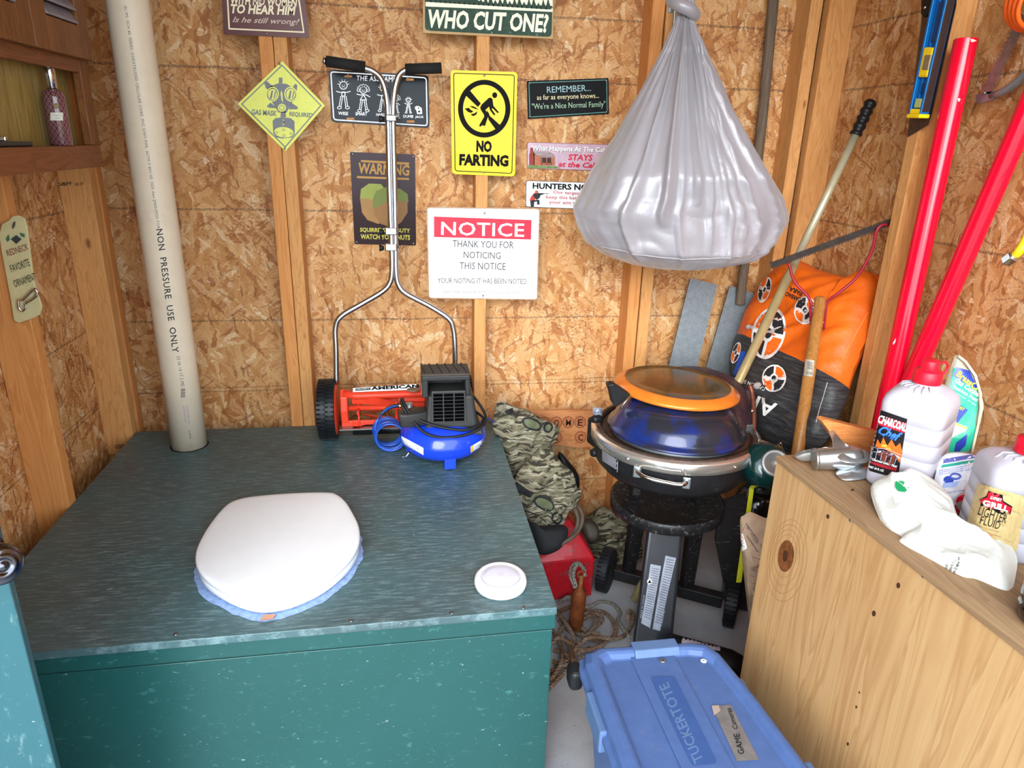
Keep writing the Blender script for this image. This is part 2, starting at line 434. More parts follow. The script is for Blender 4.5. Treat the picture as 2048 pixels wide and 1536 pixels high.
    col = mix(n, mmath(n, 'MULTIPLY', lm, brk), col, rgb('4a3a30'))
    n.links.new(col, b.inputs['Base Color']); b.inputs['Roughness'].default_value = .62; b.inputs['Specular IOR Level'].default_value = .3
    bump(n, b, hgt, .5, .0012)
    return m
# ------------------------------------------------------------------ shared materials
M_back = osb('strand_board_back', 'xz', 0.0); M_side = osb('strand_board_side', 'yz', 3.7)
M_stud = wood('pine_stud', 'd99a5c', 'cd8a4c', 'b5713a', 'z', 1.0, .6); M_stud2 = wood('dry_pine_stud', 'dba468', 'c98f54', 'a9703c', 'z', 1.6, .65)
M_ply = wood('raw_plywood_face', 'cda877', 'bf9565', 'a47648', 'z', .62, .5, True, .1)
M_plytop = wood('worn_plywood_top', 'a48763', '927355', '785c42', 'y', .9, .6, False)
M_oak = wood('stained_oak', '8a5a30', '7a4a26', '57331b', 'z', 1.3, .45, False)
M_oakh = wood('stained_oak_rail', '8a5230', '7c4828', '5e351d', 'y', 1.3, .45, False)
M_oakback = wood('oak_back_panel', 'a8904f', '917741', '6a5428', 'z', .9, .4, False)
M_black = pmat('17181a', .45, 0, .1); M_white = pmat('eceded', .35, 0, .02); M_steel = pmat('9a9b9c', .28, 1, .06)
M_chrome = pmat('d8d8d8', .1, 1, .02); M_gal = pmat('8f9496', .42, .9, .1); M_scr = pmat('8a8a88', .35, 1, .05)
M_ink = pmat('121113', .7, 0, 0, spec=.12); M_wht = pmat('f3f3f1', .6, 0, 0, spec=.15); M_redp = pmat('d0152e', .45, 0, 0)
M_rub = pmat('14161a', .55, 0, .1, 60, .2)

def screw(p, n, parent, r=.004, name='screw'):
    mb = MB(); nn = V(n).normalized(); q = nn.to_track_quat('Z', 'Y').to_matrix().to_4x4()
    mb.lathe([(0, 0), (r, 0), (r*.95, r*.3), (r*.5, r*.5), (0, r*.55)], Matrix.Translation(V(p)) @ q, 10)
    return obj(name, mb, M_scr, parent)

# ------------------------------------------------------------------ the shed
XL, XR, YB = -.955, 1.41, 2.324; SI = .089; ZT = 2.35; Y0 = .15
wb = struct('wall_back', MB().bb(XL-.02, XR+.02, YB, YB+.012, -.02, ZT), M_back)
wl = struct('wall_left', MB().bb(XL-.012, XL, Y0, YB, -.02, ZT), M_side)
wr = struct('wall_right', MB().bb(XR, XR+.012, Y0, YB, -.02, ZT), M_side)
struct('ceiling', MB().bb(XL-.03, XR+.03, Y0, YB+.03, ZT, ZT+.02), M_back)
def floor_mat():
    m, n, b = nt('dusty_floor'); v = coords(n)
    c = ramp(n, noise_(n, v, 5, 6, .6), [(.3, rgb('8f9298')), (.6, rgb('a6a8ad')), (.8, rgb('998f86'))])
    g = ramp(n, noise_(n, v, 130, 3, .8), [(.64, GR(0)), (.68, GR(1))]); c = mix(n, mmath(n, 'MULTIPLY', g, .8), c, rgb('35312e'))
    n.links.new(c, b.inputs['Base Color']); b.inputs['Roughness'].default_value = .6; return m
struct('floor', MB().bb(XL-.03, XR+.03, Y0, YB+.03, -.03, 0), floor_mat())
struct('ground', MB().bb(-14, 14, -14, Y0-.001, -.06, -.03), pmat('8f8b80', .9, 0, .15, 6, name='gravel_ground'))
def stud(x0, x1, y0, y1, parent, mat=None, z0=0, z1=ZT, bow=0):
    mb = MB(); n = 8; vs = []; fs = []
    for k in range(n+1):
        z = z0+(z1-z0)*k/n; d = bow*math.sin(PI*k/n)+random.uniform(-.0006, .0006)
        vs += [(x0+d, y0, z), (x1+d, y0, z), (x1+d, y1, z), (x0+d, y1, z)]
    for k in range(n):
        for i in range(4): j = (i+1) % 4; fs.append((4*k+i, 4*k+j, 4*k+4+j, 4*k+4+i))
    fs += [(3, 2, 1, 0), (4*n, 4*n+1, 4*n+2, 4*n+3)]
    mb.add(vs, fs); return obj('stud', mb, mat or M_stud, parent, bevel=.0025, seg=2)
yf = YB-SI
stud(-.381, -.343, yf, YB, wb); stud(-.340, -.302, yf+.002, YB, wb, M_stud2, bow=-.002)
stud(.234, .273, yf, YB, wb, M_stud2); stud(.762, .801, yf, YB, wb); stud(.806, .846, yf+.001, YB, wb, M_stud2)
stud(1.27, 1.31, yf, YB, wb, M_stud2)
stud(XL, XL+.085, 2.205, 2.243, wl, M_stud2); stud(XL, XL+.087, 1.74, 1.779, wl, M_stud); stud(XL, XL+.087, 1.27, 1.309, wl, M_stud)
stud(XL, XL+.085, 2.262, 2.30, wl, M_stud)
stud(XR-SI, XR, 2.215, 2.253, wr, M_stud2); stud(XR-SI, XR, 1.71, 1.749, wr, M_stud2)
for w_, a in ((wb, (XL, XR, yf, YB, 0, .038)), ):
    obj('bottom_plate', MB().bb(*a), wood('pine_plate', 'c98c52', 'b9783f', '9b6030', 'x'), w_, bevel=.002)
obj('bottom_plate', MB().bb(XR-SI, XR, Y0, yf, 0, .038), M_stud, wr, bevel=.002)
obj('bottom_plate', MB().bb(XL, XL+SI, Y0, yf, 0, .038), M_stud, wl, bevel=.002)
# grade stamps inked on the corner stud
a = Art(PY(2.2045), wl)
for i, (s_, x, y, r) in enumerate((('SPF', 136, 372, 7), ('KD HT', 160, 372, 6), ('2', 124, 372, 6), ('S-DRY 20', 222, 918, 9), ('000', 240, 898, 9))):
    a.text(pmat('4a3826', .8, 0, 0), s_, x-9, y, x+9, y-2, r, name='grade_stamp', bold=.01)
a.done()

def paint_green(name, base, light, sx=(1, 8, 8), amt=.60, rough=.4, spk=.5, dirt=None):
    """brushed paint, scuffed and chipped"""
    m, n, b = nt(name); v = coords(n, sx); v1 = coords(n)
    c = ramp(n, noise_(n, v1, 3, 3), [(.3, tuple(k*.86 for k in rgb(base)[:3])+(1,)), (.7, rgb(base))])
    if dirt: c = mix(n, ramp(n, noise_(n, v1, 4, 5, .65), [(.42, GR(0)), (.66, GR(.6))]), c, rgb(dirt))
    s1 = noise_(n, v, 20, 6, .75)
    c = mix(n, ramp(n, s1, [(amt-.04, GR(0)), (amt+.10, GR(spk))]), c, rgb(light))
    g = noise_(n, coords(n, (1, 2.6, 2.6)), 46, 4, .8, .6)
    c = mix(n, ramp(n, g, [(.665, GR(0)), (.70, GR(.65))]), c, rgb('b9c6c6'))
    n.links.new(c, b.inputs['Base Color']); b.inputs['Roughness'].default_value = rough
    bump(n, b, noise_(n, v, 30, 4, .6), .25, .0015); return m
M_gtop = paint_green('worn_teal_paint_sheen', '426064', '93aeb4', (1, 7, 1), .53, .42, .36, '434b4c')  # front panel's paint, worn and dirty, with bluish gloss reflection mixed into its colour
M_gfr = paint_green('glossy_teal_paint', '1c4b49', '5f9894', (1.6, 1.6, 2.6), .63, .33, .45)

# ------------------------------------------------------------------ toilet bench
T = thing('toilet_bench', 'green painted plywood privy bench filling the left half of the shed', 'bench', (-.28, 1.75, 0))
BH = .5; BX0, BX1, BYF = -.869, .303, 1.187
mb = MB(); mb.prism([(BX0, 1.17, BH-.018), (BX1+.002, 1.187, BH-.018), (BX1+.002, yf-.002, BH-.018), (BX0, yf-.002, BH-.018)], (0, 0, .018))
obj('top_panel', mb, M_gtop, T, bevel=.002)
yl = lambda x: 1.176+(x-BX0)*(.011/1.17)+.001
def frontbox(z0, z1, off, th, name, m, x0=BX0, x1=BX1):
    p = [(x0, yl(x0)+off, z0), (x1, yl(x1)+off, z0), (x1, yl(x1)+off+th, z0), (x0, yl(x0)+off+th, z0)]
    obj(name, MB().hexa(p+[(q[0], q[1], z1) for q in p]), m, T, bevel=.0015)
frontbox(.444, BH-.0185, .001, .02, 'trim_board', M_gfr)
frontbox(.003, .4395, .004, .015, 'front_panel', M_gfr, x1=BX1-.005)
frontbox(.4397, .4435, .010, .008, 'joint_strip', pmat('b39a7c', .8))
obj('side_panel', MB().bb(BX1-.02, BX1-.004, 1.21, yf-.004, .003, BH-.019), M_gfr, T)
mb = MB()
for k in range(20):
    q = V((-.672+.056*math.cos(k*PI/10), 2.108+.056*math.sin(k*PI/10), BH+.0006)); mb.v.append(q)
mb.f.append(list(range(20))); mb.sm.append(False)
obj('pipe_hole', mb, M_ink, T, fixn=False)
for px, py in ((345, 1283), (905, 1243), (1048, 1222), (700, 1262)): 
    p = W(px, py, Z=BH); screw((p.x, max(p.y, 1.195), BH), (0, 0, 1), T, .0045)

# ------------------------------------------------------------------ plywood cabinet on the right
T = thing('plywood_cabinet', 'unpainted plywood cabinet with a dark knot, cluttered top, at the right', 'cabinet', (1.1, .8, 0))
PH = .8
def px_(y): return .79+(1.25-y)*.047
mb = MB(); mb.prism([(px_(1.25)-.004, 1.252, PH-.012), (px_(.35)-.004, .35, PH-.012), (XR-.003, .35, PH-.012), (XR-.003, 1.206, PH-.012), (XR-SI-.004, 1.206, PH-.012), (XR-SI-.004, 1.252, PH-.012)][::-1], (0, 0, .012))
obj('top_panel', mb, M_plytop, T, bevel=.001)
mb = MB(); mb.hexa([(px_(1.25), 1.25, 0), (px_(.35), .35, 0), (px_(.35)+.012, .35, 0), (px_(1.25)+.012, 1.25, 0)]+[(px_(1.25), 1.25, PH-.0125), (px_(.35), .35, PH-.0125), (px_(.35)+.012, .35, PH-.0125), (px_(1.25)+.012, 1.25, PH-.0125)])
side = mb; obj('side_panel', mb, M_ply, T)
obj('back_panel', MB().bb(px_(1.25)+.013, XR-SI-.006, 1.238, 1.25, 0, PH-.0125), M_ply, T)
a = Art(P3((px_(1.25), 1.25, 0), (px_(.35), .35, 0), (px_(.35), .35, 1)), T)
kn = pmat('7d4a26', .6, 0, .3, 90); kd = pmat('4a2c18', .6, 0, .2, 90); kr = pmat('b07e4a', .55, 0, .15, 70)
a.m = (lambda f: lambda x, y, h=0: f(x, y, h*.35))(a.m)
for k in range(4): a.ring(kr, 1571+k, 1112+k*3, 22+k*6, 44+k*13, 1.1, 1, 28, .12, 'knot_ring')
a.ell(kn, 1572, 1112, 16, 32, 2, 20, .1, 'knot'); a.ell(kd, 1571, 1112, 5, 12, 3, 14, .1, 'knot')
for x, y, r in ((1656, 1033, 4), (1748, 1227, 5), (1797, 1171, 5), (1701, 1039, 3.5), (1696, 1488, 3), (1713, 1414, 2.5), (1719, 1385, 2)): a.ell(kd, x, y, r*.8, r*1.2, 2, 10, 0, 'knot')
a.done()
for px, py in ((1701, 1041), (1846, 1152)): screw(P3((px_(1.25), 1.25, 0), (px_(.35), .35, 0), (px_(.35), .35, 1))(px, py), (-1, 0, 0), T, .003)

# ------------------------------------------------------------------ door (left, nearest)
D = thing('door_1', 'green painted shed door with chrome knob at the left edge', 'door', (-.6, .9, 0)); D['kind'] = 'structure'
M_door = paint_green('teal_door_paint', '2f5f68', '9bb8b8', (3, 3, 1), .60, .38, .5)
e0 = V((-.545, .9, 0)); dv = V((-.93, -.36, 0)).normalized(); nn = V((-dv.y, dv.x, 0))
if nn.y < 0: nn = -nn
mb = MB(); th = .035; wd_ = .42
b4 = [e0, e0+dv*wd_, e0+dv*wd_+nn*th, e0+nn*th]
dob = obj('door_panel', MB().hexa([q+V((0, 0, .02)) for q in b4]+[q+V((0, 0, 2.02)) for q in b4]), M_door, D, bevel=.002)
kc = W(12, 1125, Y=.86); kn_ = V((.72, -.60, .1)).normalized(); q = kn_.to_track_quat('Z', 'Y').to_matrix().to_4x4()
kc = V((kc.x-.012, kc.y, kc.z))
mb = MB().lathe([(.012, -.045), (.012, -.012), (.020, -.009), (.0268, 0), (.0275, .008), (.026, .016), (.021, .021), (.017, .0195), (.0165, .021), (.011, .0225), (.0105, .019), (.006, .019), (.0055, .022), (0, .0225)], Matrix.Translation(kc) @ q, 32)
kb = obj('door_knob', mb, pmat('6a6a72', .15, 1, .05), D)
mb = MB().lathe([(.030, -.052), (.031, -.046), (.024, -.042), (.010, -.041)], Matrix.Translation(kc) @ q, 28); obj('rosette', mb, pmat('55565c', .2, 1, .05), D)
# ------------------------------------------------------------------ signs on the back wall
YS = yf-.0035; YO = YB-.004            # on the studs / on the boards
def plate(name, label, quad, y, mat, r=4, th=.0025, cat='sign', tilt=None):
    pl = PY(y); ol = rquad(quad, r)
    c = pl(sum(q[0] for q in quad)/4, sum(q[1] for q in quad)/4)
    T = thing(name, label, cat, (c.x, y, c.z))
    mb = MB().prism([pl(x, y_) for x, y_ in ol], (0, th, 0)); obj('plate', mb, mat, T)
    return T, Art(pl, T)
def inset(q, d):
    c = V((sum(p[0] for p in q)/4, sum(p[1] for p in q)/4)); return [tuple(V(p)+V((d if p[0] < c.x else -d, d if p[1] < c.y else -d))) for p in q]
def frame_line(a, quad, d, w, mat, r=4, lv=1, name='border'):
    o = rquad(inset(quad, d), r); i = rquad(inset(quad, d+w), max(.5, r-w)); n = len(o)
    a.put(name, mat, o+i, [(k, (k+1) % n, n+(k+1) % n, n+k) for k in range(n)], lv)
def nails(T, pts, y):
    for x, yy in pts: p = W(x, yy, Y=y); screw(p, (0, -1, 0), T, .0035)
ink = M_ink; wh = M_wht

# brown painted metal sign, cut by the top of the frame
br = pmat('5c2c2b', .35, 0, .05); crm = pmat('f2e6c4', .5, 0, .02)
q = [(441, -64), (603, -54), (619, 76), (447, 69)]
T, a = plate('metal_sign', 'dark brown metal sign with cream lettering above the gas mask diamond', q, YS, br, 3)
frame_line(a, q, 10, 3, crm, 1); 
a.text(crm, 'WITH NO WOMEN', 461, 9, 594, 14, 17, bold=.03, shear=.1)
a.text(crm, 'TO HEAR HIM', 461, 27, 591, 31, 19, bold=.035, shear=.12)
a.text(pmat('cbb2a4', .5, 0, 0), 'Is he still wrong?', 465, 48, 599, 53, 15, bold=.015, shear=.35)
a.text(crm, 'IF A MAN SPEAKS', 461, -22, 592, -17, 17, bold=.03, shear=.1)
a.line(crm, [(505, 4), (524, 2)], 1.5, 2); a.done(); nails(T, [(533, 67)], YS)

# green wooden sign
gr = pmat('2c4638', .6, 0, .2, 60, 0, 'c7c8ac', 60, .30)
q = [(846, -60), (1108, -56), (1106, 78), (846, 66)]
T, a = plate('wooden_sign', 'worn dark green wooden sign with trees and cream brush lettering, right of the brown sign', q, YS, pmat('b99a6c', .7), 2, .012)
a.poly(gr, rquad([(850, -58), (1106, -54), (1103, 74), (850, 61)], 9), 1, 'painted_face')
crm2 = pmat('eeeed6', .6, 0, .05)
a.text(crm2, 'WHO CUT ONE?', 855, 56, 1096, 66, 38, 3, bold=.035, shear=.1)
a.poly(crm2, [(851, 1), (1105, 17), (1105, 24), (851, 13)], 2)
a.poly(crm2, [(851, -40), (1105, -38), (1105, 12), (975, 6), (940, -3), (851, -8)], 2, 'sky_band')
tr = pmat('2a4234', .6, 0, .1)
for i in range(26):
    x = 856+i*9.6; y = -2+i*.6; h = 14+8*math.sin(i*2.1)
    a.poly(tr, [(x-6, y+6), (x-2, y-h*.4), (x, y-h), (x+2, y-h*.4), (x+7, y+6)], 3, 'tree')
a.done()

# gas mask diamond
yel = pmat('e3e772', .5, 0, .03, 60); gm = pmat('7a7d83', .5, 0, .05)
q = [(564, 122), (650, 211), (571, 303), (475, 208)]
T, a = plate('diamond_sign', 'yellow diamond gas mask warning sign on the double stud', q, YS, yel, 2)
c = V((565, 210)); sc = lambda k: [tuple(c+(V(p)-c)*k) for p in q]
o = sc(.92); i = sc(.885); a.put('border', gm, o+i, [(k, (k+1) % 4, 4+(k+1) % 4, 4+k) for k in range(4)], 1)
def G(x, y): return (440+x/4.8, y/4.8)          # coordinates from an enlarged crop of the sign
P = lambda *l: [G(l[k], l[k+1]) for k in range(0, len(l), 2)]
a.poly(gm, P(500,820, 560,800, 640,805, 710,850, 740,920, 725,960, 690,985, 660,1040, 640,1080, 560,1080, 540,1040, 500,980, 455,955, 445,900, 455,850), 1, 'mask')
for l in (P(565,745,600,745,600,800,565,800), P(425,800,450,778,515,835,500,880,440,845), P(690,850,720,805,742,815,738,870), P(485,985,550,1040,470,1035,448,1020), P(685,985,750,1030,740,1050,660,1050), P(585,1070,630,1070,635,1125,580,1125)): a.poly(gm, l, 1, 'mask_strap')
for x in (503, 680):
    cx, cy = G(x, 905); a.ring(yel, cx, cy, 13, 15, 2.4, 2, 24, .2 if x < 600 else -.2, 'eyepiece'); a.ell(yel, cx, cy, 9, 11, 2, 20, 0, 'eyepiece')
    a.poly(gm, P(x-25,945, x-8,870, x+8,870, x-5,950), 3, 'glare'); a.poly(gm, P(x+12,940, x+28,870, x+36,880, x+22,945), 3, 'glare')
a.poly(yel, P(590,865,600,900,605,985,592,965,582,900), 2, 'nose_highlight')
a.ell(yel, *G(595, 1035), 8.2, 8.2, 2, 20, 0, 'valve'); a.ring(gm, *G(595, 1035), 5.8, 5.8, 1, 3, 20, 0, 'valve')
for k in range(6): a.ell(gm, G(595, 1035)[0]+3*math.cos(k), G(595, 1035)[1]+3*math.sin(k), .7, .7, 3, 6, 0, 'valve')
a.poly(gm, P(505,1160,530,1135,600,1125,680,1135,715,1165,718,1290,690,1320,600,1330,540,1320,512,1280), 1, 'canister')
a.ell(yel, *G(614, 1270), 19.5, 10.5, 2, 24, .1, 'canister_face')
for x, y in ((541, 1272), (610, 1247), (682, 1282), (614, 1302)): a.ring(gm, *G(x, y), 3.2, 2.6, .9, 3, 12, 0, 'canister_hole')
a.poly(yel, P(600,1145,612,1165,600,1180,625,1190,600,1205,615,1150), 2, 'canister_glint')
a.text(gm, 'GAS MASK', *G(300, 1100), *G(545, 1116), 11, 2, bold=.03); a.text(gm, 'REQUIRED', *G(666, 1122), *G(888, 1136), 10.5, 2, bold=.03)
a.done(); nails(T, [(559.5, 128), (569.5, 297)], YS)

# embossed family plate
blk = pmat('121316', .16, .35, .05); emb = pmat('e9ebee', .35, .2, .02)
q = [(657, 139), (857, 151), (859, 256), (663, 244)]
T, a = plate('license_plate_sign', 'glossy black plate embossed with a stick figure family, behind the mower handle', q, YO, blk, 8)
frame_line(a, q, 3.5, 2.2, emb, 7)
def G(x, y): return (640+x/8.533, 120+y/8.533)
P = lambda *l: [G(l[k], l[k+1]) for k in range(0, len(l), 2)]
def L(w, *l, name='figure'): a.line(emb, P(*l), w/8.533, 2, name=name)
a.text(emb, 'THE ASS FAMILY', *G(620, 350), *G(1390, 380), 10, 2, bold=.01, space=1.05)
for s, x0, x1, y, dy in (('WISE', 310, 480, 935, 8), ('SMART', 605, 805, 945, 6), ('HARD', 960, 1110, 955, 5), ('KISS', 1215, 1355, 975, 3), ('DUMB', 1420, 1590, 985, 3), ('JACK', 1625, 1770, 998, 3)):
    a.text(emb, s, *G(x0, y), *G(x1, y+dy), 6.5 if x0 < 900 else 5.5, 2, bold=.015)
def figure(*A, **K):
    a.g += 1; figure_(*A, **K)
def figure_(cx, hy, hr, sh, hip, ft, w, girl=False, lw=12):
    a.ring(emb, *G(cx, hy), hr/8.533, hr/8.533, lw/8.533, 2, 20, 0, 'figure')
    a.line(emb, P(cx-hr*.3, hy-hr*.2, cx-hr*.3, hy), lw/9, 2, name='figure'); a.line(emb, P(cx+hr*.3, hy-hr*.2, cx+hr*.3, hy), lw/9, 2, name='figure')
    L(lw*.7, cx-hr*.4, hy+hr*.4, cx, hy+hr*.25, cx+hr*.4, hy+hr*.42)
    if girl:
        for k in range(7): t = -PI*k/6; a.ring(emb, *G(cx+hr*1.35*math.cos(t), hy+hr*1.25*math.sin(t)), hr*.45/8.533, hr*.45/8.533, lw*.8/8.533, 2, 10, 0, 'figure')
        L(lw, cx, sh, cx-w*.5, hip, cx+w*.5, hip, cx, sh)
    else:
        for k in range(6): t = -PI*(k+.5)/6; L(lw*.7, cx+hr*math.cos(t), hy+hr*math.sin(t), cx+hr*1.5*math.cos(t), hy+hr*1.5*math.sin(t))
        L(lw, cx-w*.25, sh+10, cx+w*.25, sh+10, cx+w*.25, hip, cx-w*.25, hip, cx-w*.25, sh+10)
    L(lw, cx-w*1.1, sh-10, cx-w*.5, sh+8, cx, sh, cx+w*.5, sh+8, cx+w*1.1, sh-(10 if not girl else -40))
    for s in (-1, 1):
        L(lw*.9, cx+s*w*.12, hip, cx+s*w*.38, ft); L(lw*.9, cx+s*w*.40, hip, cx+s*w*.68, ft)
        a.ring(emb, *G(cx+s*w*.62, ft+14), w*.36/8.533, w*.24/8.533, lw*.8/8.533, 2, 14, 0, 'figure')
figure(400, 435, 70, 545, 615, 800, 110); figure(740, 515, 62, 590, 680, 850, 105, True); figure(1075, 480, 55, 600, 680, 850, 90)
figure(1295, 665, 45, 730, 775, 885, 62, True, 10); figure(1508, 690, 42, 745, 780, 885, 62, False, 10)
a.poly(emb, P(1620,800,1650,785,1690,790,1735,820,1745,920,1660,925,1645,860,1625,840), 2, 'dog'); a.ell(blk, *G(1680, 820), 1.6, 1.6, 3, 8, 0, 'dog_face'); a.ell(blk, *G(1692, 880), 2.6, 2.2, 3, 10, 0, 'dog_face')
sl = pmat('c88a50', .6)
for x, y in ((485, 280), (1535, 335), (520, 1003), (1545, 1050)): a.poly(sl, [(G(x, y)[0]+p, G(x, y)[1]+r) for p, r in rrect(-8, -2.2, 8, 2.2, 2)], 2, 'slot')
a.done(); nails(T, [(695.5, 150), (815, 156)], YO-.001)

# acorn warning sign
pur = pmat('2a1418', .14, .3, .08); oc = pmat('b88a3c', .4, 0, .05); olv = pmat('8f9a3a', .35, 0, .05); olv2 = pmat('6d7a2c', .35, 0, .05); brn = pmat('a3773c', .35, 0, .06); yl2 = pmat('c9c24e', .5, 0, 0)
q = [(700, 304), (830, 309), (832, 491), (709, 488)]
T, a = plate('metal_sign', 'dark purple metal sign with two green capped acorns behind the mower handle', q, YO, pur, 3)
a.poly(oc, [(722, 320), (818, 325), (818, 330), (722, 324)], 1, 'bar'); a.poly(oc, [(714, 352), (818, 356), (818, 360), (714, 356)], 1, 'bar')
a.text(oc, 'WARNING', 716, 347, 818, 352, 22, 2, bold=.03)
a.poly(brn, [(720, 396), (724, 425), (735, 440), (757, 448), (770, 440), (778, 400)], 1, 'acorn'); a.poly(olv, [(720, 396), (722, 378), (738, 367), (762, 368), (775, 385), (776, 404), (750, 400), (735, 398)], 2, 'acorn_cap')
a.poly(pmat('8f6632', .35, 0, .05), [(750, 400), (748, 430), (762, 448), (785, 455), (802, 445), (815, 425), (815, 402)], 3, 'acorn'); a.poly(olv2, [(746, 418), (746, 398), (752, 382), (772, 374), (800, 377), (815, 388), (817, 404), (800, 402), (775, 402), (757, 412)], 4, 'acorn_cap')
a.text(yl2, 'SQUIRRELS ON DUTY', 720, 465, 820, 467, 10, 2, bold=.03); a.text(yl2, 'WATCH YOUR NUTS', 721, 478, 820, 480, 10, 2, bold=.03)
a.done(); nails(T, [(705, 308), (826, 313), (713, 484), (827, 487)], YO)

# no ... pictogram
yw = pmat('f2d100', .22, 0, .02)
q = [(901, 140), (1035, 144), (1030, 353), (904, 348)]
T, a = plate('metal_sign', 'yellow sign with a black prohibition circle and bent figure on the middle stud', q, YS, yw, 8)
frame_line(a, q, 5.5, 1.6, ink, 6)
def G(x, y): return (880+x*.14978, 130+y*.14974)
P = lambda *l: [G(l[k], l[k+1]) for k in range(0, len(l), 2)]
a.ring(ink, *G(590, 583), 52.4, 57.8, 10, 2, 48, 0, 'circle')
a.poly(ink, P(345,408, 400,342, 545,515, 520,545, 505,560), 2, 'slash'); a.poly(ink, P(620,600,650,640,665,680,800,800,740,858,655,740,650,735), 2, 'slash')
a.ell(ink, *G(730, 403), 5, 5.7, 3, 20, 0, 'figure_head')
a.poly(ink, P(650,440,675,435,700,455,712,545,780,625,783,640,765,640,700,575,690,590,735,655,735,670,715,668,665,600,655,555,605,600,640,655,640,690,605,800,600,812,575,812,565,800,545,822,525,820,525,800,590,690,585,660,545,600,535,570,555,530), 3, 'figure_body')
a.poly(ink, P(395,548,440,550,480,570,510,598,470,585,420,565), 3, 'gas_cloud'); a.poly(ink, P(330,582,385,572,410,600,445,620,415,640,370,625), 3, 'gas_cloud'); a.poly(ink, P(410,655,450,650,500,620,485,660,450,682,425,675), 3, 'gas_cloud')
a.text(ink, 'NO', *G(483, 1163), *G(690, 1168), 23.5, 2, bold=.055); a.text(ink, 'FARTING', *G(255, 1342), *G(912, 1360), 23.5, 2, bold=.055)
a.done(); nails(T, [(968.5, 151), (967.5, 344.5)], YS)

# notice
nw = pmat('eef1f3', .22, 0, .02, 60); nr_ = pmat('d02840', .4, 0, .03); ngy = pmat('524d4f', .7, 0, 0, spec=.1); rust = pmat('b5885c', .7, .2, .3, 90)
q = [(853, 414), (1080, 417), (1075, 600), (857, 597)]
T, a = plate('metal_sign', 'white notice sign with red heading and rusty rim below the yellow sign', q, YS, nw, 6)
frame_line(a, q, 0.2, 1.6, rust, 5, 1, 'rusty_rim'); frame_line(a, q, 6, .8, pmat('c8a7a4', .5), 5)
a.poly(nr_, [(868, 433), (1063, 440), (1062, 479), (868, 474)], 1, 'red_band')
a.text(wh, 'NOTICE', 882, 470, 1048, 474, 27, 2, bold=.012, space=1.05)
a.text(ngy, 'THANK YOU FOR', 905, 494, 1027, 497, 14, 2, bold=-.004); a.text(ngy, 'NOTICING', 927, 516, 1001, 518, 13.5, 2, bold=-.004); a.text(ngy, 'THIS NOTICE', 919, 538, 1011, 540, 14, 2, bold=-.004)
a.text(ngy, 'YOUR NOTING IT HAS BEEN NOTED', 875, 566, 1053, 568, 10.5, 2, bold=-.004); a.text(pmat('857d80', .6, 0, 0, spec=.1), 'AND IT HAS BEEN REPORTED TO THE AUTHORITIES', 887, 586, 1040, 588.5, 5.5, 2, bold=-.006)
a.done(); nails(T, [(969, 426), (966, 591)], YS)

# chalk style
q = [(1054, 162), (1217, 156), (1218, 228), (1056, 238)]
T, a = plate('chalkboard_sign', 'small black sign with chalk lettering left of the grey bag', q, YO, pmat('101214', .6, 0, .1, spec=.15), 1, .006)
gc = pmat('5f8f84', .7, 0, .1); frame_line(a, q, 3, 1.6, gc, 1)
a.text(pmat('9fc0c4', .6, 0, 0), 'REMEMBER...', 1094, 186, 1182, 182, 12.5, 2, bold=-.004)
a.text(pmat('e8dcae', .6, 0, 0), 'as far as everyone knows...', 1074, 203, 1198, 199, 13, 2, bold=.0)
a.text(pmat('a5c4a6', .6, 0, 0), '"We\'re a Nice Normal Family"', 1064, 222, 1211, 217, 15, 2, bold=-.004); a.done(); nails(T, [(1060, 166), (1213, 162), (1213, 224), (1060, 233)], YO)

# cabin strip
pk = pmat('c3a7b6', .35, 0, .08, 40)
q = [(1054, 284), (1231, 289), (1229, 343), (1054, 337)]
T, a = plate('metal_sign', 'pink tin sign with a log cabin picture, upper of the two strips beside the bag', q, YO, pmat('9a5a5c', .4), 4)
a.poly(pk, rquad(inset(q, 1.2), 4), 1, 'face')
def G(x, y): return (1040+x*.11068, 260+y*.11068)
P = lambda *l: [G(l[k], l[k+1]) for k in range(0, len(l), 2)]
a.poly(pmat('6e8a4e', .6, 0, .2, 90), P(145,628,400,650,640,650,740,695,150,690), 2, 'grass')
lg = pmat('a4583e', .6, 0, .1); lg2 = pmat('c98a66', .6, 0, .1); dk = pmat('3c2420', .6)
a.poly(pmat('8c3a30', .6, 0, .1), P(185,320,235,320,240,380,260,400,260,640,165,630,165,440,180,420), 2, 'chimney')
a.poly(pmat('9a8a8a', .6, 0, .15, 90), P(235,385,545,395,640,462,300,462,240,400), 3, 'cabin_roof'); a.poly(lg, P(240,400,300,462,630,470,630,640,250,640), 2, 'cabin_wall')
for k in range(7):
    y = 478+k*24; a.line(lg2, P(262, y, 370, y+1), 1, 3, name='cabin_log'); a.line(lg2, P(575, y+2, 626, y+2), 1, 3, name='cabin_log')
a.poly(dk, P(375,500,575,505,575,600,375,590), 3, 'porch'); a.poly(pmat('8d8080', .6), P(345,465,585,470,640,498,390,495), 4, 'porch_roof')
for x in (390, 480, 565): a.line(lg2, P(x, 500, x, 630), .9, 4, name='porch_post')
a.poly(lg, P(375,590,575,600,575,640,375,640), 4, 'porch_base')
a.text(pmat('4a4048', .5, 0, 0), 'What Happens At The Cabin', 1064.6, 304.4, 1222, 309, 13, 2, bold=.03, name='lettering_shadow')
a.text(wh, 'What Happens At The Cabin', 1064, 303.6, 1221, 308.2, 13, 3, bold=.02)
rd = pmat('c8233f', .4, 0, 0); a.text(rd, 'STAYS', 1136, 320.5, 1185, 322, 12.5, 3, bold=.03, shear=.15); a.text(rd, 'at the Cabin', 1116, 333.5, 1206, 337, 11, 3, bold=.03, shear=.25)
a.done()

